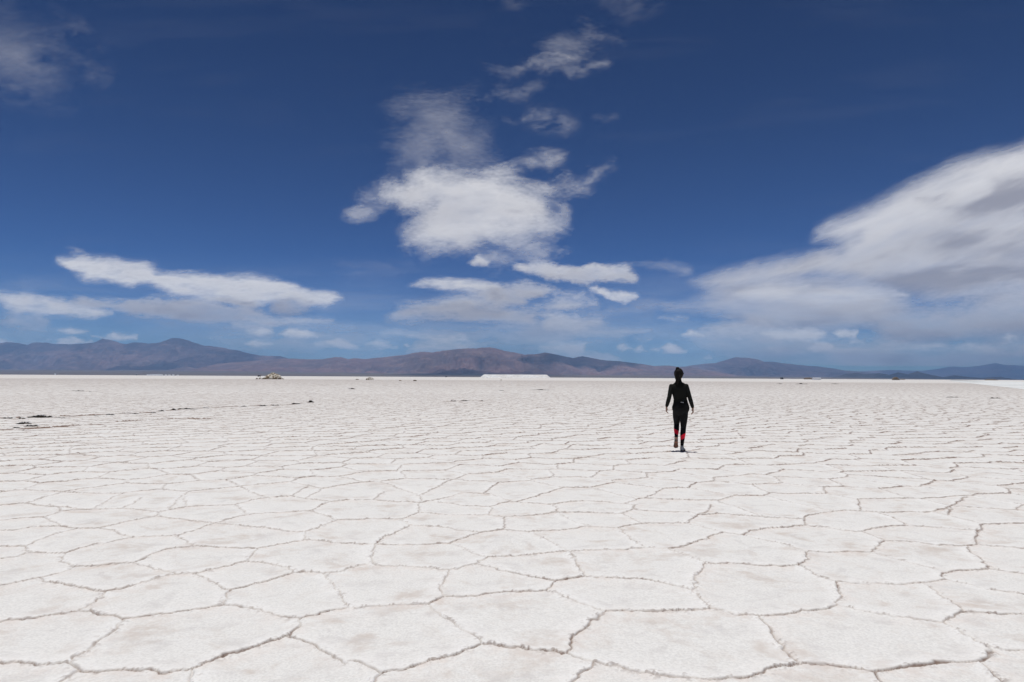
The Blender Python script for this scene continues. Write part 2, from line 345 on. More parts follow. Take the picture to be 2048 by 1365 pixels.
def build_ground():
    thA = np.radians(np.arange(-52, 52.001, 0.0765))
    thB = np.radians(np.arange(54, 306.001, 2.0))
    th = np.concatenate([thA, thB])
    rs = [0.02, 0.6, 1.2]
    r = 1.8
    while r < 60: rs.append(r); r *= 1.00255
    while r < 420: rs.append(r); r *= 1.007
    while r < 9000: rs.append(r); r *= 1.12
    rs = np.array(rs)
    RR, TT = np.meshgrid(rs, th, indexing='ij')
    X = RR * np.sin(TT); Y = RR * np.cos(TT); Z = np.zeros_like(X)
    crk = np.zeros_like(X); low = np.zeros_like(X); rim = np.zeros_like(X)
    nr = len(rs)
    CH = 120
    for a in range(0, nr, CH):
        if rs[a] > 420: break
        b = min(nr, a + CH)
        b = min(b, int(np.searchsorted(rs, 430)))
        x = X[a:b].ravel(); y = Y[a:b].ravel(); rr = RR[a:b].ravel()
        ed, nx, ny, rid = crust(x, y, None)
        dr = np.maximum(rr * 0.0025, 0.004)
        thr = nx * -0.42 + ny * 0.91                 # which side is thrust up (towards far left)
        up = thr > 0
        s_ = np.abs(thr)
        gr = 0.5 + 0.5 * vnoise(x * 33, y * 33, 31)
        gr3 = np.clip(0.5 + 1.1 * fbm(x * 17, y * 17, 35, 3, 0.7), 0, 1.2)
        gr2 = 0.5 + 0.5 * vnoise(x * 80, y * 80, 33)
        seg = np.clip(0.78 + 0.65 * fbm(x * 2.3, y * 2.3, 37, 2), 0.1, 1.2)    # strong and faint stretches
        T = (0.002 + 0.0095 * s_ ** 1.3 * (0.45 + 0.55 * rid)) * (0.35 + 0.65 * np.minimum(seg, 1)) * (0.88 + 0.2 * gr)
        T = T * (1 + 0.9 * sstep(8, 15, rr) - 1.3 * sstep(28, 70, rr))
        h = np.where(up, T * np.exp(-ed / 0.075), -0.10 * T * np.exp(-ed / 0.05))
        h += 0.0085 * np.exp(-(ed / 0.050) ** 2) * (0.10 + 1.0 * gr3 * gr2 + 0.6 * gr2 ** 3) * (0.45 + 0.6 * rid)
        wd = np.maximum(0.0060, 0.40 * dr)
        k = (0.0060 / wd) ** 0.05 * (1 + 0.2 * sstep(8, 15, rr) - 0.45 * sstep(30, 90, rr))
        wd = np.where(rid > 2, wd * 1.6 + .012, wd)
        c = np.exp(-(np.where(up, ed * 0.95, ed * 0.8) / wd) ** 2) * k * np.where(rid > 2, 1.3, 1) * np.clip(0.30 + 0.85 * s_ * seg + 0.4 * (gr - .5), 0, 0.95)
        # crumbs: small dark gaps between the grains of the raised rim
        c = np.maximum(c, 0.55 * np.exp(-(ed / 0.040) ** 2) * sstep(0.66, 0.95, gr2 * 0.65 + gr3 * 0.45) * (rr < 25))
        h -= 0.012 * np.exp(-(ed / 0.006) ** 2) * (rr < 14)
        h += 0.006 * np.exp(-ed / 0.22) + 0.013 * fbm(x * 1.9, y * 1.9, 41, 4) + 0.0022 * fbm(x * 14, y * 14, 43, 2) * (rr < 40)
        fade = 1.0 - sstep(250, 420, rr)
        Z[a:b] = (h * fade).reshape(b - a, -1); crk[a:b] = (c * fade).reshape(b - a, -1)
        rim[a:b] = (np.exp(-(ed / 0.085) ** 2) * (0.35 + 0.75 * gr3) * np.where(up, 1.0, 0.55)).reshape(b - a, -1)
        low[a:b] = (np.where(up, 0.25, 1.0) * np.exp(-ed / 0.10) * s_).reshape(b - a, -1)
    m = mat("salt_crust", (0.8, 0.79, 0.77), 0.75, 0.25)
    g = G(m); co = g.n("ShaderNodeTexCoord").outputs["Object"]
    mp = g.n("ShaderNodeMapping", i0=co); mp.inputs["Scale"].default_value = (1.0, 1.0, 1); str_ = mp.outputs[0]
    n1 = g.noise(str_, 2.1, 5, 0.6, 0.6); n2 = g.noise(co, 9, 4, 0.6); n3 = g.noise(co, 70, 3, 0.65)
    n4 = g.noise(co, 0.35, 3, 0.6)
    base = g.mix(g.ramp(n3, 0.3, 0.75), (0.83, 0.825, 0.80), (0.67, 0.665, 0.645))
    base = g.mix(g.math('MULTIPLY', g.ramp(g.noise(co, 26, 4, 0.7), 0.48, 0.70), 0.35), base, (0.60, 0.59, 0.57))
    st = g.math('MULTIPLY', g.ramp(n1, 0.49, 0.70), g.ramp(n2, 0.26, 0.60))
    base = g.mix(g.math('MULTIPLY', st, 0.80), base, (0.585, 0.525, 0.475))
    base = g.mix(g.math('MULTIPLY', g.ramp(g.noise(str_, 4.5, 4, 0.6, 0.4), 0.50, 0.72), 0.42), base, (0.55, 0.53, 0.52))  # grey patches stand in for the shading of shallow undulations
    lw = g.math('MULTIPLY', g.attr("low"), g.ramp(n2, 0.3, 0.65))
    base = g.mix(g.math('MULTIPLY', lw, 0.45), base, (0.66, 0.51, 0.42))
    # tan with distance: shaded, dirty ridge sides put into the colour
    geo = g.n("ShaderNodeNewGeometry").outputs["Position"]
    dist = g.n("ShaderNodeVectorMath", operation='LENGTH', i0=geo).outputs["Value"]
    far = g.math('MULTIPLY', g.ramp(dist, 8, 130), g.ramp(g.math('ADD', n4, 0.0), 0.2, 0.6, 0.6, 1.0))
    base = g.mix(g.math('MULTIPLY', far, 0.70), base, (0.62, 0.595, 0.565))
    base = g.mix(g.math('MULTIPLY', g.attr("rim"), 0.75, clamp=True), base, (0.87, 0.865, 0.85))
    ck = g.math('MULTIPLY', g.attr("crack"), 1.0, clamp=True)
    base = g.mix(ck, base, g.mix(n2, (0.12, 0.075, 0.055), (0.24, 0.16, 0.12)))
    g.t.links.new(base, g.b.inputs["Base Color"])
    fine = g.noise(co, 160, 3, 0.7)
    bh = g.math('ADD', g.math('MULTIPLY', fine, 0.6), g.math('MULTIPLY', n3, 1.0))
    g.t.links.new(g.bump(bh, 0.55, 0.006), g.b.inputs["Normal"])
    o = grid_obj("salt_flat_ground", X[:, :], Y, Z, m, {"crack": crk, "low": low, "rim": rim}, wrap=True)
    tag(o, kind="structure")
build_ground()

# ------------------------------------------------------------------ plain and mountains
def haze_mat(name, cols, scale, rough=0.95):
    m = mat(name, cols[0], rough, 0.1); g = G(m)
    geo = g.n("ShaderNodeNewGeometry").outputs["Position"]
    mp = g.n("ShaderNodeMapping", i0=geo); mp.inputs["Scale"].default_value = (1, 0.6, 3.0)
    v = mp.outputs[0]
    n1 = g.noise(v, scale, 6, 0.6, 0.8); n2 = g.noise(v, scale * 5, 5, 0.65, 0.3)
    base = g.mix(g.ramp(n1, 0.38, 0.62), cols[0], cols[1])
    base = g.mix(g.math('MULTIPLY', g.ramp(n2, 0.42, 0.75), 0.6), base, cols[2])
    g.t.links.new(base, g.b.inputs["Base Color"])
    return m
def prof(pts):
    """picture outline -> arrays (lateral tan, elevation tan)"""
    v = [ray(*p) for p in pts]
    a = np.array([q[0] / q[1] for q in v]); e = np.array([q[2] / q[1] for q in v])
    s = np.argsort(a); return a[s], e[s]
def P2(x, y): return (x / 2.926, 660 + y / 2.926)
def P3(x, y): return (680 + x / 2.926, 660 + y / 2.926)
def P4(x, y): return (1348 + x / 2.926, 660 + y / 2.926)

def mountain(name, pts, rng, front, back, m, seed, foot=0.0, nlat=1300, nd=150, gully=0.30, xr=None):
    a, e = prof(pts)
    lo, hi = (a[0], a[-1]) if xr is None else xr
    A = np.linspace(lo, hi, nlat); E = np.interp(A, a, e)
    E = E + np.interp(A, a, e) * 0.022 * fbm(A * 110, A * 0 + 1, seed + 9, 5, .6)
    crest = np.maximum(E * rng + CAM_H, -20)
    t = np.concatenate([np.linspace(0, 1, nd), 1 + np.linspace(0, 1, 22)[1:]])
    TT, AA = np.meshgrid(t, A, indexing='ij')
    dep = np.where(TT <= 1, rng - front * (1 - TT), rng + back * (TT - 1))
    X = AA * rng * (0.35 + 0.65 * dep / rng); Y = dep
    # spurs: the crest line wanders sideways as it comes down the slope
    k = np.clip(1 - TT, 0, 1)
    sh = 0.030 * k * fbm(AA * 9, TT * 1.2, seed, 3)
    Cr = np.interp((AA + sh).ravel(), A, crest).reshape(AA.shape)
    tt = np.clip(TT, 0, 1)
    base = tt ** 1.55
    u = X / 900.0; v_ = Y / 2600.0
    rid = 1 - np.abs(fbm(u + 0.35 * fbm(u * .7, v_ * .7, seed + 4, 2), v_, seed + 2, 5, 0.55)) * 2.2
    amp = gully * 4 * tt * (1 - tt) ** 0.8 * (TT <= 1)
    H = Cr * (base + amp * (rid - 0.72) * 0.95)
    bk = np.clip(TT - 1, 0, 1)
    H = np.where(TT > 1, Cr * (1 - 0.9 * bk) , H)
    H = np.minimum(H, Cr * (tt * 0.9 + 0.1) * 1.0 + 0)
    Z = H + foot * (1 - tt) * 0 - 2
    o = grid_obj(name, X, Y, Z, m)
    tag(o, kind="structure")
    return o

m_far = haze_mat("mountain_rock_far", ((0.185, 0.118, 0.115), (0.125, 0.088, 0.092), (0.30, 0.20, 0.175)), 0.0005)
m_mid = haze_mat("mountain_rock", ((0.175, 0.105, 0.10), (0.105, 0.074, 0.076), (0.28, 0.19, 0.16)), 0.0006)
m_dark = haze_mat("hill_rock_dark", ((0.055, 0.05, 0.05), (0.08, 0.065, 0.06), (0.14, 0.11, 0.09)), 0.0012)
m_plain = haze_mat("plain_soil", ((0.14, 0.115, 0.09), (0.11, 0.09, 0.075), (0.18, 0.145, 0.115)), 0.0008)

mountain("mountains", [P2(*p) for p in [(-900,120),(-500,60),(-250,95),(0,78),(40,72),(110,78),(160,88),(200,72),(250,74),(320,82),(400,85),(480,80),(545,75),(600,52),(650,60),(700,75),(740,85),(780,72),(830,75),(880,80),(940,72),(1000,52),(1040,47),(1080,55),(1140,78),(1200,92),(1270,98),(1340,112),(1400,122),(1460,140),(1520,150),(1590,153),(1640,155),(1700,172),(1800,195),(2000,235),(2150,262)]], 27500, 9500, 5000, m_far, 101)
mountain("hills", [P2(*p) for p in [(940,262),(980,245),(1050,222),(1100,215),(1150,225),(1220,212),(1260,200),(1350,190),(1500,180),(1600,170),(1700,168),(1800,172),(1890,172),(1960,160),(2000,160),(2040,172)]]
   + [P3(*p) for p in [(80,166),(150,170),(280,158),(380,145),(470,128),(540,132),(640,118),(720,110),(800,108),(870,102),(910,108),(960,122),(1020,132),(1080,145),(1140,142),(1200,132),(1240,140),(1300,152),(1360,165),(1420,155),(1470,165),(1550,178),(1650,185),(1750,198),(1840,212),(1920,208),(1990,218),(2048,217),(2150,235),(2350,268)]], 19000, 6500, 5000, m_mid, 202)
mountain("mountains", [P4(*p) for p in [(-500,262),(-250,245),(-100,228),(0,217),(60,215),(130,205),(180,198),(240,195),(300,178),(360,160),(440,165),(490,172),(530,188),(580,186),(640,195),(750,208),(850,215),(930,225),(1000,238),(1100,245),(1200,258),(1350,272),(1500,284)]], 26000, 7500, 5000, m_far, 303)
mountain("mountains", [P4(*p) for p in [(950,262),(1100,242),(1270,235),(1400,240),(1450,240),(1530,232),(1620,215),(1700,218),(1780,212),(1880,195),(1930,205),(2000,208),(2048,210),(2200,196),(2350,215),(2600,180),(2900,230)]], 42000, 9000, 6000, m_far, 404)
mountain("hills", [P4(*p) for p in [(940,278),(1010,256),(1060,251),(1120,259),(1200,253),(1260,263),(1310,249),(1370,259),(1425,243),(1480,259),(1540,276),(1580,280),(1640,266),(1700,273),(1790,281),(1870,277),(1910,275),(1930,284)]], 13500, 2600, 2500, m_dark, 505, nd=60)

# alluvial plain rising from the far shore of the salt to the feet of the ranges
A = np.linspace(-1.35, 1.35, 260); D = np.concatenate([np.linspace(5600, 20000, 70), np.linspace(21000, 60000, 12)])
DD, AA = np.meshgrid(D, A, indexing='ij')
sh = DD + 500 * fbm(AA * 6, DD * 0, 61, 3)
Zp = sstep(5500, 19000, sh) * np.interp(AA, [-1.3, -0.6, 0.0, 0.35, 0.8, 1.3], [150, 120, 95, 60, 12, 10]) * (1 + 0.25 * fbm(AA * 14, DD / 2500, 63, 3)) - 3.0 + sstep(5600, 6400, sh) * 3.6
tag(grid_obj("plain", AA * DD, DD, Zp, m_plain), kind="structure")

# ------------------------------------------------------------------ clouds: a deck 3 km up, casting real shade on the ranges
def K(cx0, cy0, s, pts): return [(cx0 + x / s, cy0 + y / s) for x, y in pts]
c1 = lambda p: K(680, 180, 3.413, p); c2 = lambda p: K(0, 480, 2.844, p); c3 = lambda p: K(680, 480, 2.844, p)
c4 = lambda p: K(1300, 260, 2.73, p); c5 = lambda p: K(0, 0, 5.12, p); c6 = lambda p: K(860, 0, 4.096, p)
# (outline, opacity, greyness, soft edge px, ragged px, streak)
CL = [
 (c2([(-600,120),(-200,180),(-100,260),(-400,300),(-700,260)]), .8,.2,10,14,3),
 (c5([(-900,0),(-300,100),(0,370),(280,400),(450,480),(640,590),(620,700),(350,740),(0,650),(-400,500),(-900,300)]), .42,.1,26,22,2.5),
 (c5([(0,0),(300,0),(450,250),(450,420),(200,350),(0,350)]), .10,.1,24,30,2.5),
 (c5([(540,100),(720,270),(900,480),(1010,750),(860,640),(700,400)]), .16,.1,14,22,1.5),
 (c5([(-200,700),(200,860),(520,1000),(620,1070),(300,1010),(-200,900)]), .14,.1,14,18,2.5),
 (c6([(870,380),(960,320),(1180,300),(1240,180),(1450,240),(1520,320),(1300,370),(1000,410)]), .36,.0,11,17,2.2),
 (c6([(860,510),(1000,460),(1150,430),(1330,450),(1230,520),(1080,590),(980,570)]), .50,.0,9,14,2.2),
 (c6([(1130,600),(1280,540),(1400,500),(1430,530),(1280,610)]), .40,.0,7,8,2.5),
 (c6([(540,600),(660,570),(800,510),(740,640),(640,660)]), .36,.0,9,13,2.0),
 (c6([(410,820),(490,785),(510,825)]), .26,.0,6,8,2), (c6([(540,740),(610,760),(600,815)]), .24,.0,6,9,2), (c6([(650,775),(750,760),(860,700),(740,795)]), .22,.0,6,9,2),
 (c6([(810,970),(880,910),(1030,920),(1170,1010),(1100,1040),(940,1050),(1060,1000),(960,960)]), .38,.0,8,12,2.2),
 (c6([(640,1000),(750,1020),(700,1035)]), .26,.0,6,8,2), (c6([(1350,965),(1490,960),(1430,980)]), .22,.0,6,7,2),
 (c6([(300,-60),(680,-60),(720,80),(560,60)]), .16,.0,14,20,2.5), (c6([(1290,20),(1700,-40),(1700,20),(1560,110)]), .18,.0,14,20,2.2),
 (c1([(440,130),(540,100),(700,120),(800,140),(880,210),(1000,290),(980,380),(1000,480),(800,500),(700,480),(660,400),(580,330),(540,200),(460,180)]), .50,.15,18,26,2.6),
 (c1([(640,280),(840,230),(960,300),(900,420),(760,470),(720,360)]), .16,.0,18,16,2.4),
 (c1([(400,390),(560,340),(640,430),(700,520),(560,600),(430,520)]), .30,.0,18,26,2.4),
 (c1([(480,500),(700,500),(900,500),(1100,530),(1000,600),(600,600)]), .40,.0,16,26,2.6),
 (c1([(500,600),(600,560),(1000,545),(1150,570),(1260,660),(1400,700),(1440,760),(1510,900),(1510,980),(1320,990),(1100,1000),(900,1040),(750,1040),(600,1080),(470,1060),(480,970),(600,860),(660,800),(500,790),(250,760),(130,720),(250,670),(450,680),(560,660)]), .93,.0,13,15,2.2),
 (c1([(560,1000),(900,870),(1300,860),(1500,930),(1350,990),(900,1020),(600,1070)]), .60,-.3,14,12,2.2),
 (c1([(1000,1000),(1300,1020),(1500,1080),(1560,1110),(1400,1130),(1150,1080),(1000,1040)]), .62,.0,8,12,2.4),
 (c1([(70,840),(150,810),(340,820),(270,860),(100,865)]), .55,.0,6,8,2.6),
 (c1([(1250,470),(1400,455),(1500,480),(1420,540),(1300,530)]), .50,.0,8,11,2.2),
 (c1([(1660,530),(1840,515),(1780,590),(1740,690),(1600,700),(1450,660),(1500,600),(1700,590)]), .46,.0,8,15,2.2),
 (c1([(1450,760),(1580,750),(1570,900),(1540,930),(1500,850)]), .46,.0,7,14,1.8),
 (c3([(738,125),(775,97),(850,122),(840,140),(760,140)]), .9,.0,4,4,2),
 (c3([(800,90),(920,55),(1150,90),(1080,140),(880,150)]), .55,.0,8,12,2.6),
 (c3([(1000,145),(1130,125),(1300,135),(1400,147),(1450,125),(1640,140),(1700,200),(1680,238),(1500,235),(1420,245),(1200,220),(1100,190)]), .93,.12,4.5,7,2.2),
 (c3([(1680,150),(1850,130),(1950,170),(1780,175)]), .38,.0,6,9,2.4),
 (c3([(410,260),(500,225),(600,215),(720,225),(850,255),(930,265),(750,290),(560,285)]), .85,.1,5,5,3),
 (c3([(720,320),(800,265),(950,260),(1060,235),(1200,235),(1260,300),(1150,325),(1060,340),(1070,375),(920,395),(780,370)]), .86,.28,5,8,2.4),
 (c3([(310,430),(350,385),(500,355),(700,325),(760,370),(900,400),(1080,420),(1100,480),(940,505),(700,470),(640,430),(450,435)]), .84,.30,8,13,2.8),
 (c3([(1060,370),(1150,350),(1300,310),(1400,310),(1480,350),(1440,400),(1380,410),(1200,420),(1100,400)]), .82,.15,6,12,2.4),
 (c3([(1100,500),(1200,440),(1380,435),(1500,470),(1400,505),(1150,525)]), .80,.2,6,10,2.8),
 (c3([(1390,275),(1440,262),(1540,300),(1600,282),(1690,325),(1620,350),(1540,340),(1440,300)]), .88,.1,3.5,5,2),
 (c3([(1400,440),(1500,375),(1780,345),(1860,365),(1780,400),(1500,450)]), .40,.2,9,6,3.5),
 (c3([(260,540),(320,522),(500,540),(720,545),(740,575),(600,575),(450,555)]), .60,.1,4,6,3.5),
 (c3([(440,600),(560,585),(740,585),(840,605),(700,645),(500,645),(400,640)]), .66,.1,5,7,3),
 (c3([(140,600),(220,575),(330,610),(250,617)]), .62,.1,3,5,2.6), (c3([(-80,585),(0,572),(60,575),(110,605),(60,615),(0,608)]), .62,.1,3,5,2.6),
 (c3([(370,600),(390,594),(405,608),(385,612)]), .6,.1,2.5,2,2), (c3([(820,555),(1010,515),(1060,540),(950,580)]), .42,.1,5,8,3),
 (c3([(1040,565),(1300,545),(1310,560),(1100,580)]), .35,.1,4,5,3.5), (c3([(1150,610),(1200,595),(1400,600),(1400,640),(1560,650),(1620,690),(1300,700)]), .62,.1,4,7,3),
 (c3([(1560,603),(1600,590),(1650,622),(1600,632)]), .8,.1,3,3,2), (c3([(1680,622),(1720,600),(1760,632),(1710,636)]), .8,.1,3,3,2),
 (c3([(1830,620),(1890,597),(1975,640),(1890,647)]), .95,.05,3,3,2), (c3([(1680,555),(1770,562),(1740,575)]), .42,.1,3,3,2.6),
 (c3([(1955,530),(2000,515),(2060,540),(1990,545)]), .85,.05,3,3,2), (c3([(1770,625),(1800,615),(1815,635)]), .5,.1,3,3,2),
 (c3([(1440,525),(1760,510),(1740,522),(1450,537)]), .35,.1,3,4,3.5), (c3([(0,170),(200,140),(420,125),(300,170),(60,200)]), .12,.1,12,12,3.5),
 (c2([(340,110),(480,100),(700,115),(850,145),(900,180),(1100,195),(1300,210),(1450,200),(1560,220),(1700,260),(1780,290),(1900,300),(1940,330),(1860,375),(1760,370),(1650,330),(1480,350),(1400,365),(1300,335),(1180,340),(1080,320),(960,305),(880,265),(800,255),(740,265),(640,240),(500,225),(400,180)]), .92,.04,5,5,3.4),
 (c2([(340,105),(600,100),(860,150),(700,150),(450,130)]), .3,.1,8,8,3.4),
 (c2([(1180,345),(1250,312),(1400,340),(1500,370),(1400,380),(1250,365)]), .9,.28,3,5,2.6),
 (c2([(1540,400),(1580,335),(1650,312),(1780,312),(1830,335),(1780,400),(1650,420)]), .78,.45,5,7,2.6),
 (c2([(-400,290),(0,305),(150,310),(300,335),(420,360),(620,420),(520,445),(350,430),(150,405),(40,395),(0,360),(-400,340)]), .84,.12,5,6,3.4),
 (c2([(390,370),(480,335),(700,345),(1000,340),(1180,355),(1300,385),(1500,380),(1540,430),(1500,460),(1200,465),(1000,440),(800,425),(600,400)]), .84,.35,5,8,3),
 (c2([(-300,440),(0,440),(80,412),(220,425),(280,470),(260,510),(100,510),(-300,505)]), .60,.3,6,10,2.6),
 (c2([(600,430),(900,440),(1100,470),(950,500),(700,470)]), .25,.3,8,10,3),
 (c2([(340,514),(380,500),(490,517),(400,527)]), .72,.0,3,3,3), (c2([(520,548),(600,550),(650,530),(700,545),(770,545),(765,565),(600,562)]), .8,.0,3,4,2.6),
 (c2([(310,600),(350,567),(420,557),(470,585),(430,605)]), .85,.0,3,4,2.6), (c2([(470,590),(520,575),(540,590)]), .7,.0,3,3,2), (c2([(-100,560),(0,565),(50,582),(0,595),(-100,600)]), .85,.0,3,4,2.6),
 (c2([(1340,490),(1500,450),(1680,450),(1860,455),(1880,465),(1700,485),(1560,490),(1550,540),(1480,545),(1400,520)]), .64,.25,4,8,3),
 (c2([(1410,510),(1480,498),(1550,525),(1480,545)]), .6,.0,3,4,2.4), (c2([(1640,462),(1700,450),(1880,460),(1700,480)]), .5,.0,3,5,2.6),
 (c2([(1590,530),(1650,510),(1740,515),(1800,550),(1700,555)]), .86,.0,3,4,2.4), (c2([(1780,528),(1890,542),(1800,550)]), .4,.1,4,4,3),
 (c2([(1400,592),(1460,572),(1560,592),(1480,606)]), .8,.05,3,4,2.6), (c2([(1530,560),(1620,550),(1720,580),(1760,620),(1650,600)]), .4,.2,5,8,2.6),
 (c2([(1810,592),(1880,570),(2000,580),(2040,612),(1980,612)]), .55,.1,4,6,3), (c2([(1230,610),(1330,620),(1500,640),(1750,650),(1900,660),(1500,665)]), .35,.1,5,8,3),
 (c2([(380,60),(430,55),(470,70),(420,78)]), .38,.1,4,4,2.6), (c2([(0,250),(180,240),(330,270),(160,300),(0,300)]), .16,.1,9,14,3),
 (c4([(220,825),(400,775),(700,710),(900,670),(1050,650),(1140,590),(1000,610),(890,605),(900,550),(1000,510),(1200,430),(1300,370),(1450,290),(1620,200),(1850,130),(2042,80),(2400,-10),(2900,-60),(2900,760),(2042,840),(1800,880),(1600,890),(1400,880),(1300,870),(1100,810),(900,790),(800,810),(650,835),(500,855),(330,862)]), .95,.05,10,12,2.6),
 (c4([(1000,520),(1300,400),(1900,160),(2500,0),(2600,200),(1900,330),(1400,480),(1100,600)]), .7,-.25,16,16,2.6),
 (c4([(1440,370),(1560,350),(1650,345),(1560,385),(1480,385)]), .7,.8,7,8,3),
 (c4([(1530,430),(1700,400),(1850,350),(1870,275),(2042,262),(2600,200),(2600,430),(2042,470),(1700,465)]), .80,.75,12,16,2.6),
 (c4([(1380,580),(1550,520),(1700,560),(1900,600),(2300,580),(2600,600),(2600,700),(2000,700),(1600,660),(1400,620)]), .70,.75,14,14,3),
 (c4([(1200,830),(1350,790),(1600,740),(1900,740),(2600,700),(2600,800),(2042,820),(1700,870),(1400,865)]), .85,.95,12,10,3.2),
 (c4([(1050,680),(1350,650),(1500,700),(1300,800),(1050,760)]), .4,.35,16,16,2.6),
 (c4([(300,925),(500,860),(700,840),(1000,815),(1300,870),(1400,910),(1380,960),(1200,1040),(1000,1090),(700,1100),(400,1100),(280,1080),(480,1040),(260,1000),(80,978),(200,958)]), .86,.30,9,13,2.8),
 (c4([(740,930),(900,890),(1200,860),(1340,890),(1200,940),(900,950)]), .55,-.05,8,11,2.8),
 (c4([(460,900),(640,855),(860,850),(760,920),(560,925)]), .55,-.1,7,9,2.8),
 (c4([(420,1040),(800,1030),(1100,1050),(900,1085),(600,1090)]), .50,.70,9,10,3),
 (c4([(1100,1010),(1400,930),(1700,890),(2042,840),(2900,780),(2900,1190),(2042,1170),(1500,1175),(1290,1155),(1270,1060)]), .84,.32,12,16,2.8),
 (c4([(1700,890),(1900,850),(2300,830),(2300,980),(1900,960)]), .5,.0,12,12,2.6),
 (c4([(1300,1140),(1600,1090),(2042,1060),(2500,1060),(2500,1130),(1900,1130),(1500,1160)]), .5,.65,9,9,3),
 (c4([(80,1195),(140,1175),(192,1212),(120,1222)]), .95,.0,3,3,2), (c4([(188,1112),(220,1097),(252,1115),(215,1122)]), .9,.0,3,3,2), (c4([(475,1140),(490,1130),(505,1142),(490,1150)]), .7,.0,3,3,2),
 (c4([(10,1205),(30,1195),(50,1208)]), .6,.0,3,3,2), (c4([(280,1250),(320,1240),(335,1250)]), .6,.0,3,3,2),
 (c4([(620,1110),(850,1085),(960,1110),(900,1140),(760,1140)]), .72,.0,4,7,2.8), (c4([(985,1110),(1020,1097),(1120,1105),(1110,1130),(1010,1130)]), .85,.05,3,3,2.2),
 (c4([(880,1190),(920,1165),(1000,1185),(990,1207),(900,1207)]), .9,.0,3,4,2.2), (c4([(1105,1160),(1125,1152),(1145,1165)]), .6,.1,3,3,2),
 (c4([(640,1190),(700,1195),(860,1215),(700,1222)]), .6,.0,4,5,3), (c4([(1020,1200),(1280,1190),(1600,1176),(1620,1198),(1050,1212)]), .62,.0,4,6,3.4),
 (c4([(1670,1190),(1750,1165),(1850,1180),(1930,1217),(1760,1217)]), .66,.0,4,6,2.8), (c4([(1900,1140),(1960,1125),(2000,1145),(1950,1155)]), .6,.0,4,4,2.4), (c4([(1980,1210),(2040,1200),(2200,1220),(2000,1225)]), .6,.0,4,4,2.8),
 (c4([(180,1110),(700,1090),(1000,1150),(1300,1170),(1300,1270),(800,1260),(400,1230),(200,1180)]), .66,.15,10,14,3.2),
 (c4([(1000,1215),(1500,1190),(2900,1190),(2900,1320),(1500,1310),(1100,1290)]), .72,.10,10,12,3.4),
 (c3([(520,500),(900,520),(1300,520),(1600,560),(1300,590),(800,560),(500,540)]), .34,.1,8,14,3.4), (c3([(900,420),(1300,500),(1700,440),(1500,560),(1100,570)]), .30,.2,12,16,3),
 (c2([(1250,560),(1700,500),(2000,520),(2100,640),(1700,640),(1300,620)]), .34,.1,10,14,3), (c2([(800,470),(1300,490),(1500,560),(1100,560),(800,520)]), .20,.2,12,12,3),
 (c4([(50,1025),(150,1020),(190,1035),(120,1042)]), .5,.1,4,4,2.6), (c4([(1340,900),(1380,885),(1400,905)]), .6,.1,4,4,2),
]
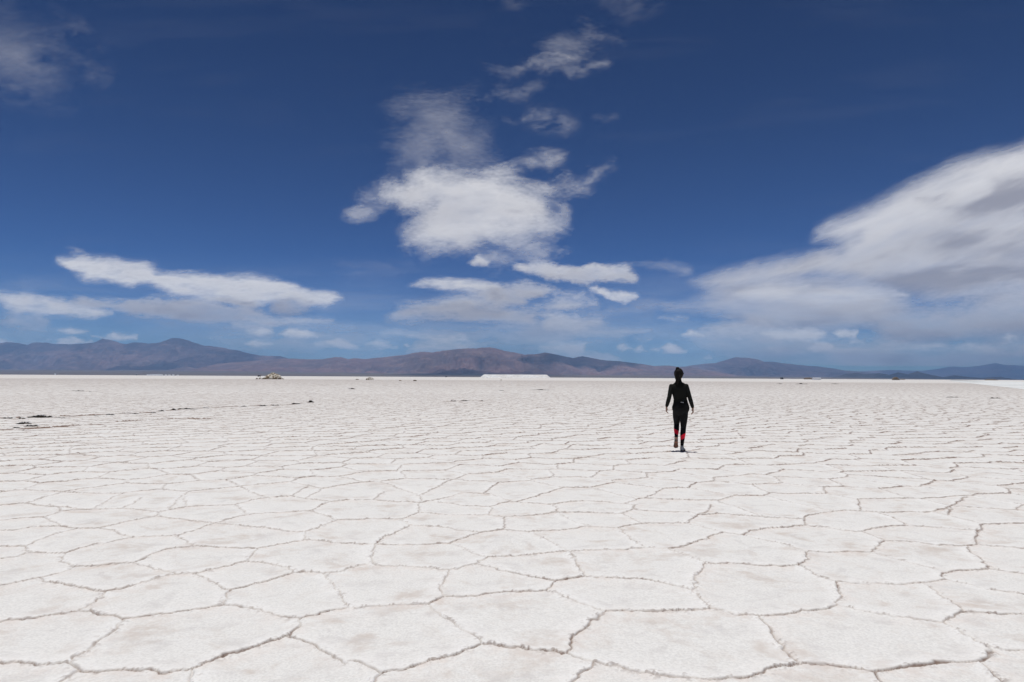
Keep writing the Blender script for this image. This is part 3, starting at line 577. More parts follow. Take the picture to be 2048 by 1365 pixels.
def build_clouds():
    H = 2900.0
    e = np.concatenate([np.arange(0.016, 0.25, 0.00075), np.arange(0.25, 0.62, 0.0011)])
    a = np.arange(-1.08, 1.0801, 0.0013)
    EE, AA = np.meshgrid(e, a, indexing='ij')
    # direction -> outline coordinates (a flat chart of the sky)
    inv = CR.T
    dx, dy, dz = AA, np.ones_like(AA), EE
    cx = inv[0, 0] * dx + inv[0, 1] * dy + inv[0, 2] * dz
    cyy = inv[1, 0] * dx + inv[1, 1] * dy + inv[1, 2] * dz
    cz = inv[2, 0] * dx + inv[2, 1] * dy + inv[2, 2] * dz
    PX = 1024 + FPX * cx / -cz; PY = 682.5 - FPX * cyy / -cz
    A_ = np.zeros_like(AA); T_ = np.zeros_like(AA)
    for k, (poly, op, grey, soft, rag, stx) in enumerate(CL):
        p = np.array(poly); mx = rag * 2.2 + soft * 1.5
        x0, y0 = p.min(0) - mx; x1, y1 = p.max(0) + mx
        s = np.nonzero((PX > x0) & (PX < x1) & (PY > y0) & (PY < y1))
        if len(s[0]) == 0: continue
        px = PX[s]; py = PY[s]
        L0 = max(rag, 3) * 3.2
        ang = -0.42 * sstep(640, 420, p[:, 1].mean()) if (p[:, 0].mean() > 1500 and p[:, 1].mean() < 620) else 0.0
        ca, sa = math.cos(ang), math.sin(ang)
        rx_ = px * ca + py * sa; ry_ = -px * sa + py * ca
        if ang: stx = 4.5; rag = rag * 0.62
        u = rx_ / (L0 * stx); v = ry_ / L0
        if p[:, 1].mean() < 300: op = op * 0.72
        if p[:, 1].mean() > 560 and op >= .55 and grey <= .12 and rag < 9: grey = grey - 0.30
        wob = max(rag, 5.0)
        wx = fbm(u * .7, v * .7, 900 + k, 2); wy = fbm(u * .7 + 5, v * .7, 950 + k, 2)
        n = fbm(u + 0.5 * wx, v + 0.7 * wy, 1000 + k, 6, 0.58)
        px2 = px + wx * wob * 1.1 * min(stx, 2); py2 = py + wy * wob * 0.6
        d = polydist(px2, py2, p); d = np.where(inside(px2, py2, p), d, -d)
        q = d + n * rag * (2.2 if rag > 7 else 1.5) + 0.55 * rag * fbm(rx_ / (3.4 * stx), ry_ / 3.2, 1600 + k, 3, 0.6) + 0.02 * rag + 0.12 * soft
        sf = soft * (2.1 if rag > 7 else 1.7)
        body = sstep(-sf, sf * 1.3, q)
        n2 = fbm(rx_ / (L0 * stx * .6), ry_ / (L0 * .55), 1300 + k, 4, 0.6)
        sp = 1.0 if op > .8 else 0.55 + 0.45 * op
        m_ = body * op * np.clip(1 + (1.15 - op) * n2 * 2.0, 0, 1.15) * (0.86 if op < 0.6 else 1.0); m_ = np.clip(m_, 0, 0.985)
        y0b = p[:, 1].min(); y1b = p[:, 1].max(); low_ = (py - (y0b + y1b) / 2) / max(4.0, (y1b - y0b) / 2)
        gt = np.clip(grey + (0.17 if op > .55 and grey >= 0 else 0) * np.clip(low_, -1, 1) - 0.12 * sstep(8, 0, d)  + 0.42 * n2 + 0.20 * n, -0.5, 1)  # greyer bases, paler rims and tops: cloud shading painted into the tone
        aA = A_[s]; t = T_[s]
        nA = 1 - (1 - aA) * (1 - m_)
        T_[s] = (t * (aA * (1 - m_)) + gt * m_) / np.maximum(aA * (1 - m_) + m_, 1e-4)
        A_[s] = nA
    # thin veils everywhere low down
    veil = 0.40 * sstep(0.19, 0.02, EE) * (0.35 + 0.65 * sstep(-0.2, 0.6, fbm(PX / 260, PY / 30, 77, 5, .6)))
    veil += 0.010 * sstep(0.05, 0.6, fbm(PX / 300 + PY / 180, PY / 45, 79, 4, .6))
    A_ = 1 - (1 - A_) * (1 - veil)
    edge = sstep(1.08, 1.03, np.abs(AA)) * sstep(0.016, 0.022, EE) * sstep(0.62, 0.59, EE)
    A_ *= edge
    Y = H / EE; X = AA * Y; Z = np.full_like(X, H + CAM_H)
    m = bpy.data.materials.new("cloud"); m.use_nodes = True; m.node_tree.nodes.clear(); g = G(m); t = g.t
    out = t.nodes.new("ShaderNodeOutputMaterial")
    al = g.attr("cover"); th = g.attr("shaded")  # second attribute holds the painted cloud shading, sunlit white to shaded grey
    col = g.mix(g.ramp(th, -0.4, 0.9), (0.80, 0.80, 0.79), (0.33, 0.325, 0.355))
    tr = g.n("ShaderNodeBsdfTranslucent", i0=col); df = g.n("ShaderNodeBsdfDiffuse", i0=(0.75, 0.75, 0.78, 1))
    mx1 = g.n("ShaderNodeMixShader", i0=0.16, i1=tr.outputs[0], i2=df.outputs[0])
    tp = t.nodes.new("ShaderNodeBsdfTransparent")
    mx2 = g.n("ShaderNodeMixShader", i0=al, i1=tp.outputs[0], i2=mx1.outputs[0])
    t.links.new(mx2.outputs[0], out.inputs[0])
    o = grid_obj("clouds", X, Y, Z, m, {"cover": A_, "shaded": T_})
    tag(o, kind="structure")
build_clouds()

# ------------------------------------------------------------------ things out on the flat
def lump(name, m, pos, size, seed, parent=None, rough=0.35, n=26, flat=1.0):
    """irregular heap: a noisy dome standing on the ground"""
    sx, sy, sz = size; rnd = random.Random(seed)
    v = []; f = []
    rings = 12
    for i in range(rings + 1):
        t = i / rings
        for j in range(n):
            a = 2 * math.pi * j / n
            rr = math.cos(t * math.pi / 2) ** (0.9 * flat)
            q = 1 + rough * float(fbm(np.array([math.cos(a) * 1.6 + seed * 3.1 + t * 1.3]), np.array([math.sin(a) * 1.6 + t * 2.1]), seed, 4)[0]) * 1.5
            zz = math.sin(t * math.pi / 2) ** 1.15
            zz *= 1 + rough * float(vnoise(np.array([math.cos(a) * rr * 4 + 9]), np.array([math.sin(a) * rr * 4 + t]), seed + 5)[0])
            v.append((sx / 2 * rr * q * math.cos(a) + rnd.uniform(-1, 1) * sx * .008, sy / 2 * rr * q * math.sin(a) + rnd.uniform(-1, 1) * sy * .008, max(0, sz * zz) - (0.04 * sz if i == 0 else 0)))
    for i in range(rings):
        for j in range(n):
            f.append((i * n + j, i * n + (j + 1) % n, (i + 1) * n + (j + 1) % n, (i + 1) * n + j))
    f.append(tuple(rings * n + j for j in range(n)))
    o = mesh_obj(name, v, f, m, parent)
    if parent is None: o.location = pos
    return o

def patchy(name, a, b, scale, thr=(0.45, 0.55), rough=0.9):
    m = mat(name, a, rough, 0.15); g = G(m); co = g.n("ShaderNodeTexCoord").outputs["Object"]
    n = g.noise(co, scale, 5, 0.65, 0.4); n2 = g.noise(co, scale * 6, 3, 0.6)
    base = g.mix(g.ramp(n, *thr), a, b); base = g.mix(g.math('MULTIPLY', g.ramp(n2, 0.4, 0.7), 0.35), base, tuple(c * 0.55 for c in a))
    g.t.links.new(base, g.b.inputs["Base Color"])
    g.t.links.new(g.bump(n2, 0.8, 0.12 / scale), g.b.inputs["Normal"])
    return m
m_mound = patchy("salt_and_earth", (0.17, 0.125, 0.07), (0.70, 0.66, 0.59), 1.1, (0.44, 0.52))
m_islet = patchy("brown_earth", (0.13, 0.095, 0.06), (0.25, 0.20, 0.15), 0.8)
m_white = patchy("piled_salt", (0.80, 0.79, 0.77), (0.86, 0.86, 0.85), 0.05)
m_mud_shadow = patchy("dark_mud_shadow", (0.016, 0.013, 0.010), (0.045, 0.034, 0.025), 9)
m_slab = patchy("lifted_salt", (0.74, 0.72, 0.69), (0.55, 0.49, 0.43), 7, (0.55, 0.7))

def g_at(px, py): return ground(px, py)
# the tall heap left of centre
p = g_at(545, 759.0)
mound = tag(lump("salt_mound", m_mound, p, (8.6, 6.6, 3.0), 3, rough=0.24, flat=2.1), "cone-shaped heap of dirty white salt and brown earth, left of centre", "mound")
for i, (dx, dy, s) in enumerate([(-4.6, -2.4, .9), (-3.1, -3.0, .7), (-1.6, -3.4, 1.0), (0.6, -3.3, .8), (2.4, -3.0, 1.1), (3.9, -2.3, .9), (5.2, -1.9, .6), (-6.2, -1.9, .7), (1.6, -2.9, .7), (-0.4, -3.1, .6)]):
    r = lump("rubble", m_islet if i % 3 else m_mound, None, (1.5 * s, 1.2 * s, 0.75 * s), 20 + i, parent=mound, n=14); r.location = (dx, dy, -0.03)
# long bright salt stockpile
p0 = g_at(960.5, 755.45); p1 = g_at(1101.5, 755.75)
def stockpile():
    D0 = 1480.0
    a = at_range(959, 755, D0); b = at_range(1102.5, 755, D0)
    x0, x1 = a.x, b.x; h = 7.1; n = 70; v = []; f = []
    prof_ = [(0, 0), (5.5, 0.55), (10.0, 0.97), (12.0, 1.0), (15.0, 1.0), (18, .95), (27, 0)]
    for i in range(n + 1):
        x = x0 + (x1 - x0) * i / n
        e = min(1, min(x - x0, x1 - x) / 8.5)
        for j, (yy, zz) in enumerate(prof_):
            w_ = float(vnoise(np.array([i * 0.55]), np.array([j * 1.3]), 7)[0]) * 0.16
            yc = 13.5 + (yy - 13.5) * (0.35 + 0.65 * e)
            v.append((x, D0 + yc, max(0, h * zz * e + w_ * (zz > 0) * e) - (0.05 if zz == 0 or e == 0 else 0)))
    k = len(prof_)
    for i in range(n):
        for j in range(k - 1): f.append((i * k + j, (i + 1) * k + j, (i + 1) * k + j + 1, i * k + j + 1))
    f.append(tuple(range(k))); f.append(tuple(reversed(range(n * k, n * k + k))))
    return tag(mesh_obj("salt_stockpile", v, f, m_white), "long low bright white stockpile of harvested salt with sloping ends below the central hills", "salt pile")
stockpile()

# low heaps and dark islets: px, py of the near edge, width and height in picture px
HEAPS = [
 (738.5, 760.3, 16, 4.8, 'w', "small grey white salt heap with a dark foot, right of the cone-shaped heap"),
 (714, 759.9, 7, 1.4, 'd', "thin dark streak of earth just left of the small grey white salt heap"),
 (800, 762.3, 6, 1.5, 'd', "small dark lump of earth left of the larger lump, between heap and stockpile"),
 (829.5, 762.6, 7, 2.4, 'd', "dark lump of earth standing alone left of the long white stockpile"),
 (1002, 761.0, 4, 1.1, 'd', "tiny dark lump in front of the long white stockpile"),
 (1519, 757.4, 13, 1.2, 'd', "flat dark streak of earth left of the dark truck on the horizon"),
 (1619, 759.2, 18, 3.4, 'd', "brown earth islet just left of the white shed on the horizon"),
 (1794, 760.6, 15, 5.5, 'd', "tallest brown earth islet, below the small dark hills on the right"),
 (1807, 760.0, 10, 1.8, 'd', "low dark shelf of earth at the right foot of the tallest islet"),
 (1988, 760.9, 24, 2.2, 'd', "long flat brown islet near the right edge beyond the pale road"),
 (1996, 758.9, 16, 4.0, 'd', "dark rounded islet behind the long flat one near the right edge"),
]
for i, (px, py, wpx, hpx, kd, lab) in enumerate(HEAPS):
    q = g_at(px, py); d = q.y; u = d / FPX
    o = lump("salt_heap" if kd == 'w' else "earth_islet", m_mound if kd == 'w' else m_islet, (q.x, d + wpx * u * .3, 0), (wpx * u, wpx * u * .7, hpx * u), 50 + i, rough=0.25, n=20, flat=0.9)
    tag(o, lab, "heap" if kd == 'w' else "islet")

# lifted, broken crust along the pressure cracks
def salt_slab(px, py, wpx, hpx, seed, lab, tilt=1.0, group=None, pale=False, rz=0.0):
    q = g_at(px, py); u = q.y / FPX; w_ = wpx * u * 1.08; h = hpx * u * 1.35
    rnd = random.Random(seed)
    root = bpy.data.objects.new("crust_piece", None); C.objects.link(root); root.location = (q.x, q.y, 0); root.rotation_euler = (0, 0, rz)
    tag(root, lab, "salt crust", group)
    n = max(8, int(wpx / 2.2)); v = []; f = []
    dep = min(0.9, max(0.35, w_ * .5))
    edge = [0.35 + 0.65 * abs(float(fbm(np.array([i * 0.42]), np.array([seed * 1.7]), seed, 3)[0])) * 2 for i in range(n + 1)]
    fr = [rnd.uniform(-.05, .05) * min(w_, 1.5) for i in range(n + 1)]
    for i in range(n + 1):                              # raised rim, broken front, top falling away behind
        t = i / n; e = math.sin(math.pi * t) ** 0.5; z = h * e * min(1.1, edge[i]); x = (t - .5) * w_
        v += [(x, fr[i], z + 0.002), (x + .02, fr[i] + .03 + 0.02 * e, z + 0.012 * e + .004), (x + .02, dep * (.4 + .2 * e), z * .45 + .004), (x, dep * (.6 + .4 * e), -0.02),
              (x, fr[i] + 0.015, z - 0.020 * e - 0.002), (x, dep * .45, -0.02)]
    for i in range(n):
        a, b = i * 6, i * 6 + 6
        for c_, d_ in ((0, 1), (1, 2), (2, 3), (4, 0), (5, 4)): f.append((a + c_, b + c_, b + d_, a + d_))
    mesh_obj("crust", v, f, m_slab, root)
    v = []; f = []                                       # dark strip below the rim: muddy ground with its shadow painted in
    for i in range(n + 1):
        t = i / n; e = math.sin(math.pi * t) ** 0.5; z = h * e * min(1.1, edge[i]); x = (t - .5) * w_ * .97
        v += [(x, fr[i] - 0.05 - rnd.random() * .05, 0.001 - 0.01 * (1 - e)), (x, fr[i] - 0.01, z * .55), (x, fr[i] + 0.010, max(0.0, z - 0.022 * e)), (x, fr[i] + 0.14, 0.0)]
    for i in range(n):
        a, b = i * 4, i * 4 + 4
        for c_ in range(3): f.append((a + c_, b + c_, b + c_ + 1, a + c_ + 1))
    mesh_obj("mud_shadow", v, f, m_mud_shadow, root)
    return root
SLABS = [
 (80, 835.6, 44, 5.0, "large lifted crust slab with a black underside at the left end of the long crack", .12),
 (43, 838.5, 18, 4.0, "brown edged crust slab left of the largest black slab", -.1),
 (16, 838.0, 22, 3.2, "low dark crust slab at the far left edge of the picture", .1),
 (118, 836.6, 26, 1.6, "thin dark crust sliver right of the largest black slab", .0),
 (48, 848.5, 30, 4.6, "rust brown crust slab below the large black one at far left", .0),
 (62, 853.5, 26, 4.2, "grey rubbly crust slab under the rust brown one", .2),
 (33, 856.2, 14, 2.2, "short dark crust slab lying lowest in the left rubble patch but one", .0),
 (46, 862.2, 9, 2.4, "small black crust piece lowest in the left rubble patch", .0),
 (196, 833.0, 18, 1.8, "faint grey crust sliver between the left rubble and the middle of the long crack", .05),
 (221, 830.2, 18, 2.2, "grey broken crust piece left of centre of the long crack", .05),
 (258, 828.3, 40, 2.2, "long grey line of broken crust before the middle of the long crack", .08),
 (306, 826.5, 12, 2.6, "dark crust piece at the left of the arched slabs on the long crack", .1),
 (322, 823.2, 14, 2.0, "dark crust piece just left of the longest arched slab", .1),
 (345, 821.3, 14, 3.0, "stout black crust piece at the left foot of the longest arched slab", .1),
 (374, 819.0, 38, 2.6, "longest arched black slab near the middle of the long crack", .12),
 (411, 817.0, 14, 2.0, "short dark crust piece right of the longest arched slab", .0),
 (487, 813.8, 14, 1.8, "thin dark crust sliver midway along the right half of the long crack", .0),
 (527, 812.6, 18, 1.8, "dark crust sliver on the right half of the long crack", .0),
 (551, 811.5, 16, 1.8, "thin dark crust sliver before the last two pieces of the long crack", .0),
 (592, 808.8, 17, 3.0, "second to last black crust piece at the right end of the long crack", .1),
 (622, 805.6, 12, 3.6, "black upright crust piece that ends the long crack on the right", .0),
 (160, 782.9, 20, 1.6, "dark crust sliver of the short far crack high on the left", .0),
 (145, 782.4, 8, 1.1, "grey crust crumb left of the far left sliver", .0),
 (180, 784.6, 6, 1.0, "grey crust crumb right of the far left sliver", .0),
 (703, 778.6, 16, 1.6, "dark crust sliver between the small grey heap and the walker, far off", .0),
 (907, 803.2, 13, 1.8, "left black sliver of the short crack in the middle distance", .0),
 (932, 802.6, 24, 1.6, "long middle sliver of the short crack in the middle distance", .0),
 (964, 802.0, 6, 1.6, "right black crumb of the short crack in the middle distance", .0),
 (1003, 781.9, 10, 1.1, "short dark sliver on the far flat below the white stockpile", .0),
 (1082, 780.6, 36, 1.3, "thin dark line of crust left of the walker's head, far off", .0),
 (1604, 768.6, 26, 1.4, "thin dark line of crust below the white shed", .0),
 (1560, 768.2, 12, 1.0, "short grey crust line left of the one below the white shed", .0),
 (1670, 768.3, 16, 1.0, "short grey crust line right of the one below the white shed", .0),
 (1905, 795.3, 26, 1.6, "dark crust line on the right below the tallest islet", .0),
 (1990, 797.4, 22, 1.8, "dark crust line nearest the right edge of the picture", .0),
]
for i, (px, py, wp, hp, lab, rz) in enumerate(SLABS):
    salt_slab(px, py, wp, hp, 300 + i, lab, rz=rz, group="lifted crust slabs on the salt flat")

# pale graded track running in from the right
def road():
    top = [(1850, 758.98), (1900, 760.3), (1950, 762.3), (2048, 768.2), (2300, 783.5)]
    bot = [(1850, 759.15), (1900, 762.6), (1950, 768.3), (2048, 779.2), (2300, 807)]
    v = []; f = []
    a = [g_at(*q) for q in top]; b = [g_at(*q) for q in bot]
    n = 14; idx = 0
    for k in range(len(a) - 1):
        for s_ in range(n):
            t = s_ / n; pa = a[k].lerp(a[k + 1], t); pb = b[k].lerp(b[k + 1], t)
            for j in range(5):
                q = pa.lerp(pb, j / 4); w_ = 0.16 if 0 < j < 4 else 0.02
                v.append((q.x, q.y, w_))
    nn = len(v) // 5
    for i in range(nn - 1):
        for j in range(4): f.append((i * 5 + j, (i + 1) * 5 + j, (i + 1) * 5 + j + 1, i * 5 + j + 1))
    m = patchy("packed_salt_track", (0.71, 0.74, 0.74), (0.77, 0.79, 0.79), 0.02)
    tag(mesh_obj("road", v, f, m), kind="structure")
road()

# ------------------------------------------------------------------ small far buildings and vehicles
m_wall = mat("white_paint", (0.82, 0.83, 0.85), 0.5); m_dk = mat("dark_paint", (0.03, 0.03, 0.04), 0.4)
m_glass = mat("window_glass", (0.03, 0.04, 0.05), 0.1); m_roof = mat("pale_roof", (0.62, 0.62, 0.62), 0.5); m_tyre = mat("tyre_rubber", (0.02, 0.02, 0.02), 0.8)
def box(name, x0, x1, y0, y1, z0, z1, m, parent, taper=0.0):
    v = [(x0, y0, z0), (x1, y0, z0), (x1, y1, z0), (x0, y1, z0), (x0 + taper, y0 + taper, z1), (x1 - taper, y0 + taper, z1), (x1 - taper, y1 - taper, z1), (x0 + taper, y1 - taper, z1)]
    return mesh_obj(name, v, [(0, 3, 2, 1), (4, 5, 6, 7), (0, 1, 5, 4), (1, 2, 6, 5), (2, 3, 7, 6), (3, 0, 4, 7)], m, parent)
def gable(name, x0, x1, y0, y1, z0, z1, m, parent):
    ym = (y0 + y1) / 2
    v = [(x0, y0, z0), (x1, y0, z0), (x1, y1, z0), (x0, y1, z0), (x0, ym, z1), (x1, ym, z1)]
    return mesh_obj(name, v, [(0, 3, 2, 1), (0, 1, 5, 4), (2, 3, 4, 5), (1, 2, 5), (3, 0, 4)], m, parent)
def shed(px, rng, W, D, Hh, lab, wm=m_wall, group=None):
    q = at_range(px, 755, rng)
    r = bpy.data.objects.new("shed", None); C.objects.link(r); r.location = (q.x, rng, 0.0)
    tag(r, lab, "shed", group)
    box("wall", -W / 2, W / 2, 0, D, 0, Hh * .82, wm, r)
    gable("roof", -W / 2 - .3, W / 2 + .3, -.3, D + .3, Hh * .82, Hh, m_roof if wm is not m_wall else m_wall, r)
    n = max(1, int(W / 4.5))
    for i in range(n):
        x = -W / 2 + (i + .5) * W / n
        if i == n // 2: box("door", x - .5, x + .5, -.06, .04, 0, 2.1, m_roof, r)
        else: box("window", x - .45, x + .45, -.06, .04, 1.1, 1.9, m_roof, r)
    return r
shed(1634.5, 1150, 12.9, 5, 3.15, "small white flat shed on the horizon between the brown islet and the dark hills")
def truck(px, rng, W, Hh, lab):
    q = at_range(px, 755, rng)
    r = bpy.data.objects.new("truck", None); C.objects.link(r); r.location = (q.x, rng, 0); tag(r, lab, "truck")
    box("cargo_box", -W / 2, W / 2, 1.8, 6.5, .8, Hh, m_dk, r); box("cab", -W / 2 + .1, W / 2 - .1, 0, 1.75, .55, Hh * .82, m_dk, r, .08)
    box("windscreen", -W / 2 + .3, W / 2 - .3, -.02, .05, Hh * .5, Hh * .72, m_glass, r)
    for sx in (-1, 1):
        for yy in (.9, 5.4):
            v = [(sx * (W / 2 - .12) + dx, yy + .45 * math.cos(a * math.pi / 8), .45 + .45 * math.sin(a * math.pi / 8)) for dx in (-.13, .13) for a in range(16)]
            f = [tuple(reversed(range(16))), tuple(range(16, 32))] + [(i, (i + 1) % 16, 16 + (i + 1) % 16, 16 + i) for i in range(16)]
            mesh_obj("wheel", v, f, m_tyre, r)
    return r
truck(1565, 1200, 3.2, 3.5, "dark truck seen end-on on the horizon right of the walker")
truck(892, 2000, 3.4, 3.4, "tiny dark truck on the horizon left of the long white stockpile")
truck(516.5, 900, 1.9, 2.1, "small dark truck on the horizon just left of the cone-shaped heap")
rnd = random.Random(5)
for i, px in enumerate([296, 303, 309.5, 314, 319, 323, 331, 338, 346, 355]):
    s_ = shed(px, 5520 + rnd.uniform(-20, 20), rnd.choice([14, 18, 24]), 9, rnd.uniform(6, 10), "one of the tiny white sheds strung along the far shore below the left mountains", group="white sheds along the far shore")
shed(109, 5400, 9, 8, 9, "lone tiny white shed on the far shore near the left edge")
shed(272.5, 5400, 9, 8, 10, "tiny dark shed on the far shore left of the row of white sheds", wm=m_dk)

# ------------------------------------------------------------------ the walker
def loft(bm_v, bm_f, rings, n=20):
    """rings: (cx,cy,cz, rx, ry, tilt axis vector or None). closed tube with capped ends"""
    P = [Vector(r[:3]) for r in rings]; base = len(bm_v)
    for i, r in enumerate(rings):
        d = (P[min(i + 1, len(P) - 1)] - P[max(i - 1, 0)]).normalized()
        ref = Vector((0, 1, 0)) if abs(d.y) < 0.85 else Vector((0, 0, 1))
        xx = ref.cross(d).normalized(); yy = d.cross(xx).normalized()
        for j in range(n):
            a = 2 * math.pi * j / n
            bm_v.append(P[i] + xx * (r[3] * math.cos(a)) + yy * (r[4] * math.sin(a)))
    for i in range(len(rings) - 1):
        for j in range(n):
            a = base + i * n + j; b = base + i * n + (j + 1) % n
            bm_f.append((a, b, b + n, a + n))
    bm_f.append(tuple(reversed(range(base, base + n)))); e = base + (len(rings) - 1) * n
    bm_f.append(tuple(range(e, e + n)))
def ball(bv, bf, c, r, n=14, k=9):
    rings = []
    for i in range(k):
        t = -math.pi / 2 * .97 + math.pi * .97 * i / (k - 1)
        rings.append((c[0], c[1], c[2] + r[2] * math.sin(t), max(.002, r[0] * math.cos(t)), max(.002, r[1] * math.cos(t))))
    loft(bv, bf, rings, n)
def capsule(bv, bf, pts, rads, n=14):
    """tapered limb with rounded ends; rads may be (rx, ry)"""
    R2 = [(r, r) if not isinstance(r, tuple) else r for r in rads]
    P = [Vector(p) for p in pts]
    d0 = (P[0] - P[1]).normalized(); d1 = (P[-1] - P[-2]).normalized()
    rr = []
    for a in (85, 55, 28):
        rr.append((*(P[0] + d0 * R2[0][1] * math.sin(R_(a))), R2[0][0] * math.cos(R_(a)), R2[0][1] * math.cos(R_(a))))
    for p, r in zip(P, R2): rr.append((*p, r[0], r[1]))
    for a in (28, 55, 85):
        rr.append((*(P[-1] + d1 * R2[-1][1] * math.sin(R_(a))), R2[-1][0] * math.cos(R_(a)), R2[-1][1] * math.cos(R_(a))))
    loft(bv, bf, rr, n)
def fuse(name, bv, bf, m, parent, vox, smooth=6):
    o = mesh_obj(name, bv, bf, m)
    md = o.modifiers.new("r", 'REMESH'); md.mode = 'VOXEL'; md.voxel_size = vox; md.use_smooth_shade = True
    ms = o.modifiers.new("s", 'SMOOTH'); ms.factor = 0.5; ms.iterations = smooth
    dg = bpy.context.evaluated_depsgraph_get(); dg.update()
    me = bpy.data.meshes.new_from_object(o.evaluated_get(dg)); o.modifiers.clear()
    old = o.data; o.data = me; bpy.data.meshes.remove(old)
    if not me.materials: me.materials.append(m)
    o.parent = parent; o.name = name
    return o
m_skin = mat("skin", (0.36, 0.20, 0.135), 0.5, 0.35); m_skin.node_tree.nodes["Principled BSDF"].inputs["Subsurface Weight"].default_value = 0.0
def cloth(name, col, scale=60):
    m = mat(name, col, 0.85, 0.15); g = G(m); co = g.n("ShaderNodeTexCoord").outputs["Object"]
    n = g.noise(co, 7, 4, 0.6, 0.5); f_ = g.noise(co, scale * 6, 2)
    g.t.links.new(g.bump(g.math('ADD', n, g.math('MULTIPLY', f_, 0.05)), 0.7, 0.02), g.b.inputs["Normal"])
    return m, g, co
m_top, _, _ = cloth("black_knit_top", (0.010, 0.0105, 0.009))
m_leg, gl, col_ = cloth("black_leggings_red_bands", (0.008, 0.008, 0.0085))
sep = gl.n("ShaderNodeSeparateXYZ", i0=col_); X_, Z_ = sep.outputs[0], sep.outputs[2]
fl = gl.math('SUBTRACT', Z_, gl.math('ADD', gl.math('MULTIPLY', gl.math('ADD', X_, 0.059), -0.50), 0.418))
fr = gl.math('SUBTRACT', Z_, gl.math('ADD', gl.math('MULTIPLY', gl.math('ADD', X_, 0.007), 0.55), 0.336))
isl = gl.math('LESS_THAN', X_, -0.035)
def band(v, lo): return gl.math('MULTIPLY', gl.math('LESS_THAN', v, 0.0), gl.math('GREATER_THAN', v, lo))
bl = gl.math('MULTIPLY', band(fl, -0.082), isl); br = gl.math('MULTIPLY', band(fr, -0.094), gl.math('SUBTRACT', 1.0, isl))
gl.t.links.new(gl.mix(gl.math('ADD', bl, br, clamp=True), (0.008, 0.008, 0.0085), (0.90, 0.02, 0.045)), gl.b.inputs["Base Color"])
m_hair = mat("dark_hair", (0.009, 0.007, 0.006), 0.75, 0.15)
gh = G(m_hair); ch = gh.n("ShaderNodeTexCoord").outputs["Object"]; mh = gh.n("ShaderNodeMapping", i0=ch); mh.inputs["Scale"].default_value = (90, 90, 12)
gh.t.links.new(gh.bump(gh.noise(mh.outputs[0], 1.0, 3), 0.8, 0.004), gh.b.inputs["Normal"])
m_shoe = patchy("grey_running_shoe", (0.40, 0.41, 0.39), (0.58, 0.58, 0.55), 22)
m_sole = patchy("worn_sole", (0.10, 0.085, 0.07), (0.33, 0.15, 0.10), 18)
m_glasses = mat("sunglass_lens", (0.01, 0.01, 0.012), 0.15, 0.5)
m_logo = mat("white_print", (0.75, 0.75, 0.75), 0.6)

